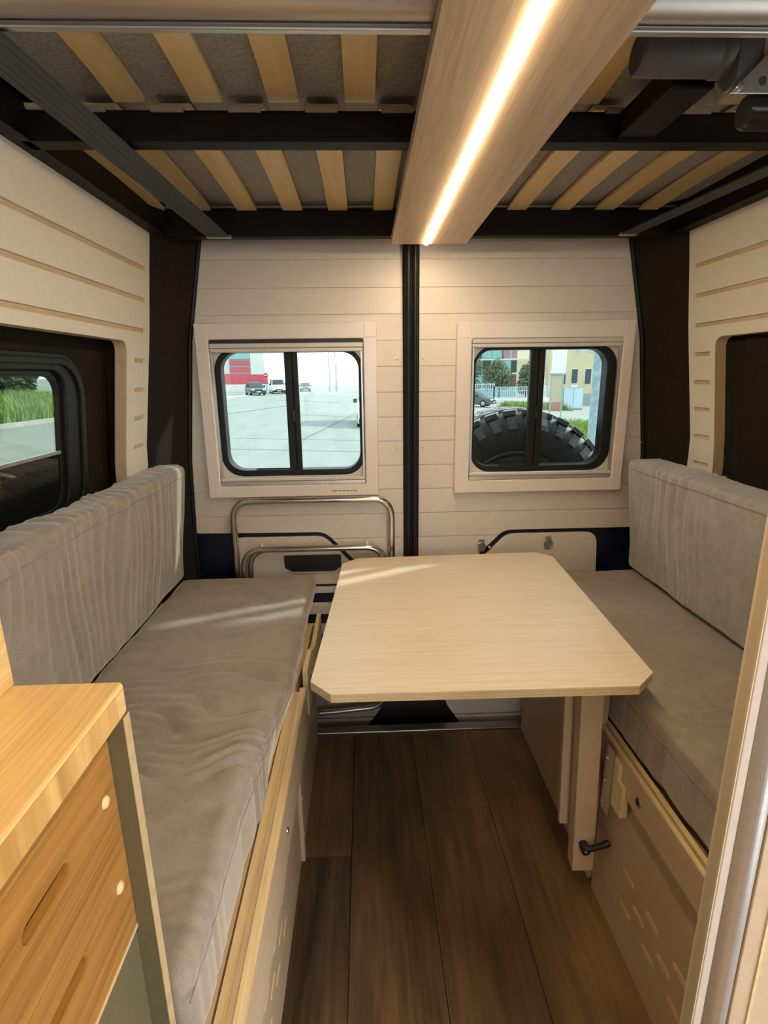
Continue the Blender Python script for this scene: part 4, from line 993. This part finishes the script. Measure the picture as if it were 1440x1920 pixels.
# railing on a low wall, right
rl = thing('railing', on(15.5, 62), 'pale blue metal railing on a low concrete wall across the road', 'fence')
MB().box(11.5, 22.5, 62, 62.25, -2.6, -1.42).build('low_wall', 'wallwhite', rl)
for a, b, top in ((11.6, 14.9, .25), (14.9, 22.4, -.12)):
    MB().box(a, b, 62.08, 62.14, top-.08, top).build('top_rail', 'fencepaint', rl); MB().box(a, b, 62.08, 62.14, -1.38, -1.30).build('bottom_rail', 'fencepaint', rl); MB().box(a, b, 62.08, 62.14, (top-1.3)/2+.1, (top-1.3)/2+.17).build('middle_rail', 'fencepaint', rl)
    n_ = int((b-a)/1.9)
    for k in range(n_+1): MB().box(a+(b-a)*k/n_-.05, a+(b-a)*k/n_+.05, 62.05, 62.17, -1.42, top+.06).build('post', 'fencepaint', rl)
    mb = MB(); x = a
    while x < b: mb.box(x, x+.07, 62.09, 62.13, -1.34, top-.04); x += .22
    tag(mb.build('bars', 'fencepaint', rl), kind='stuff')
# teal glass building, right
tg = thing('glass_building', on(26, 100), 'teal glass fronted office block behind the trees', 'building')
MB().box(18, 34, 100, 112, -4, 12).build('wall', 'teal', tg)
for r_ in range(5):
    for c_ in range(9):
        mm = 'glassmaroon' if (c_ in (4, 5) and r_ % 2 == 0) else 'glassdark' if (c_+r_) % 3 == 0 else 'teal'
        wn = MB().bev(18.2+1.75*c_, 18.2+1.75*c_+1.5, 99.9, 100.02, -1+2.5*r_, 1.1+2.5*r_, .03).build('window', mm, tg)
    MB().box(18, 34, 99.86, 99.98, 1.22+2.5*r_, 1.36+2.5*r_).build('floor_band', 'wallwhite', tg)
# cream building, right
cb = thing('apartment_building', on(28, 66), 'cream rendered building with dark windows behind the pole', 'building')
MB().box(22.4, 40, 66, 80, -4, 10).build('wall', 'wallcream', cb)
MB().box(22.38, 40.02, 65.9, 66.0, -4, -1.15).build('plinth', 'wallgrey', cb)
for x, z0, z1, m_ in ((23.8, .0, 1.7, 'glassdark'), (25.25, .1, 1.75, 'glassdark'), (26.9, .0, 1.75, 'glassdark'), (29.2, .0, 1.7, 'glassdark'), (31.5, .0, 1.7, 'glassdark'), (25.4, 3.7, 5.2, 'teal'), (27.0, 3.8, 5.2, 'teal'), (29.4, 3.8, 5.2, 'teal'), (31.6, 3.8, 5.2, 'teal')):
    wn = MB().box(x-.06, x+.78, 65.93, 66.02, z0-.06, z1+.06).build('window_frame', 'wallwhite', cb); MB().box(x, x+.72, 65.90, 65.94, z0, z1).build('pane', m_, wn)
MB().box(25.2, 26.0, 65.86, 65.95, -2.6, -.05).build('door', 'wallwhite', cb)
MB().box(22.2, 40.2, 65.8, 80.2, 10, 10.4).build('roof', 'wallgrey', cb)
# notice board and brick pier
nb = thing('notice_board', on(10.75, 30), 'tall white board on two posts in front of the cream building', 'sign')
MB().bev(10.35, 11.15, 30, 30.08, 1.36, 3.1, .02).build('board', 'signwhite', nb)
for x in (10.42, 11.06): MB().tube([on(x, 30.1), (x, 30.1, 3.0)], .035, 10).build('post', 'zinc', nb)
bp = thing('wall_pier', on(16.6, 46), 'beige rendered wall pier with a red brick foot', 'wall')
MB().bev(16.0, 16.95, 46, 46.5, gz(16.5, 46)+.75, 1.2, .02).build('shaft', 'wallbeige', bp)
MB().bev(15.97, 16.98, 45.97, 46.53, gz(16.5, 46)-.1, gz(16.5, 46)+.75, .02).build('foot', 'brick', bp)
MB().bev(15.9, 17.05, 45.9, 46.6, 1.2, 1.32, .02).build('coping', 'wallgrey', bp)
gt = thing('meter_cabinet', on(19.4, 50), 'grey utility cabinet beside the beige pier', 'cabinet')
MB().bev(18.5, 20.4, 50, 50.6, gz(19.4, 50), .05, .03).build('body', 'wallgrey', gt)
for x in (18.55, 19.47): MB().bev(x, x+.88, 49.96, 50.01, gz(19.4, 50)+.1, -.03, .01).build('door', 'fencepaint', gt)
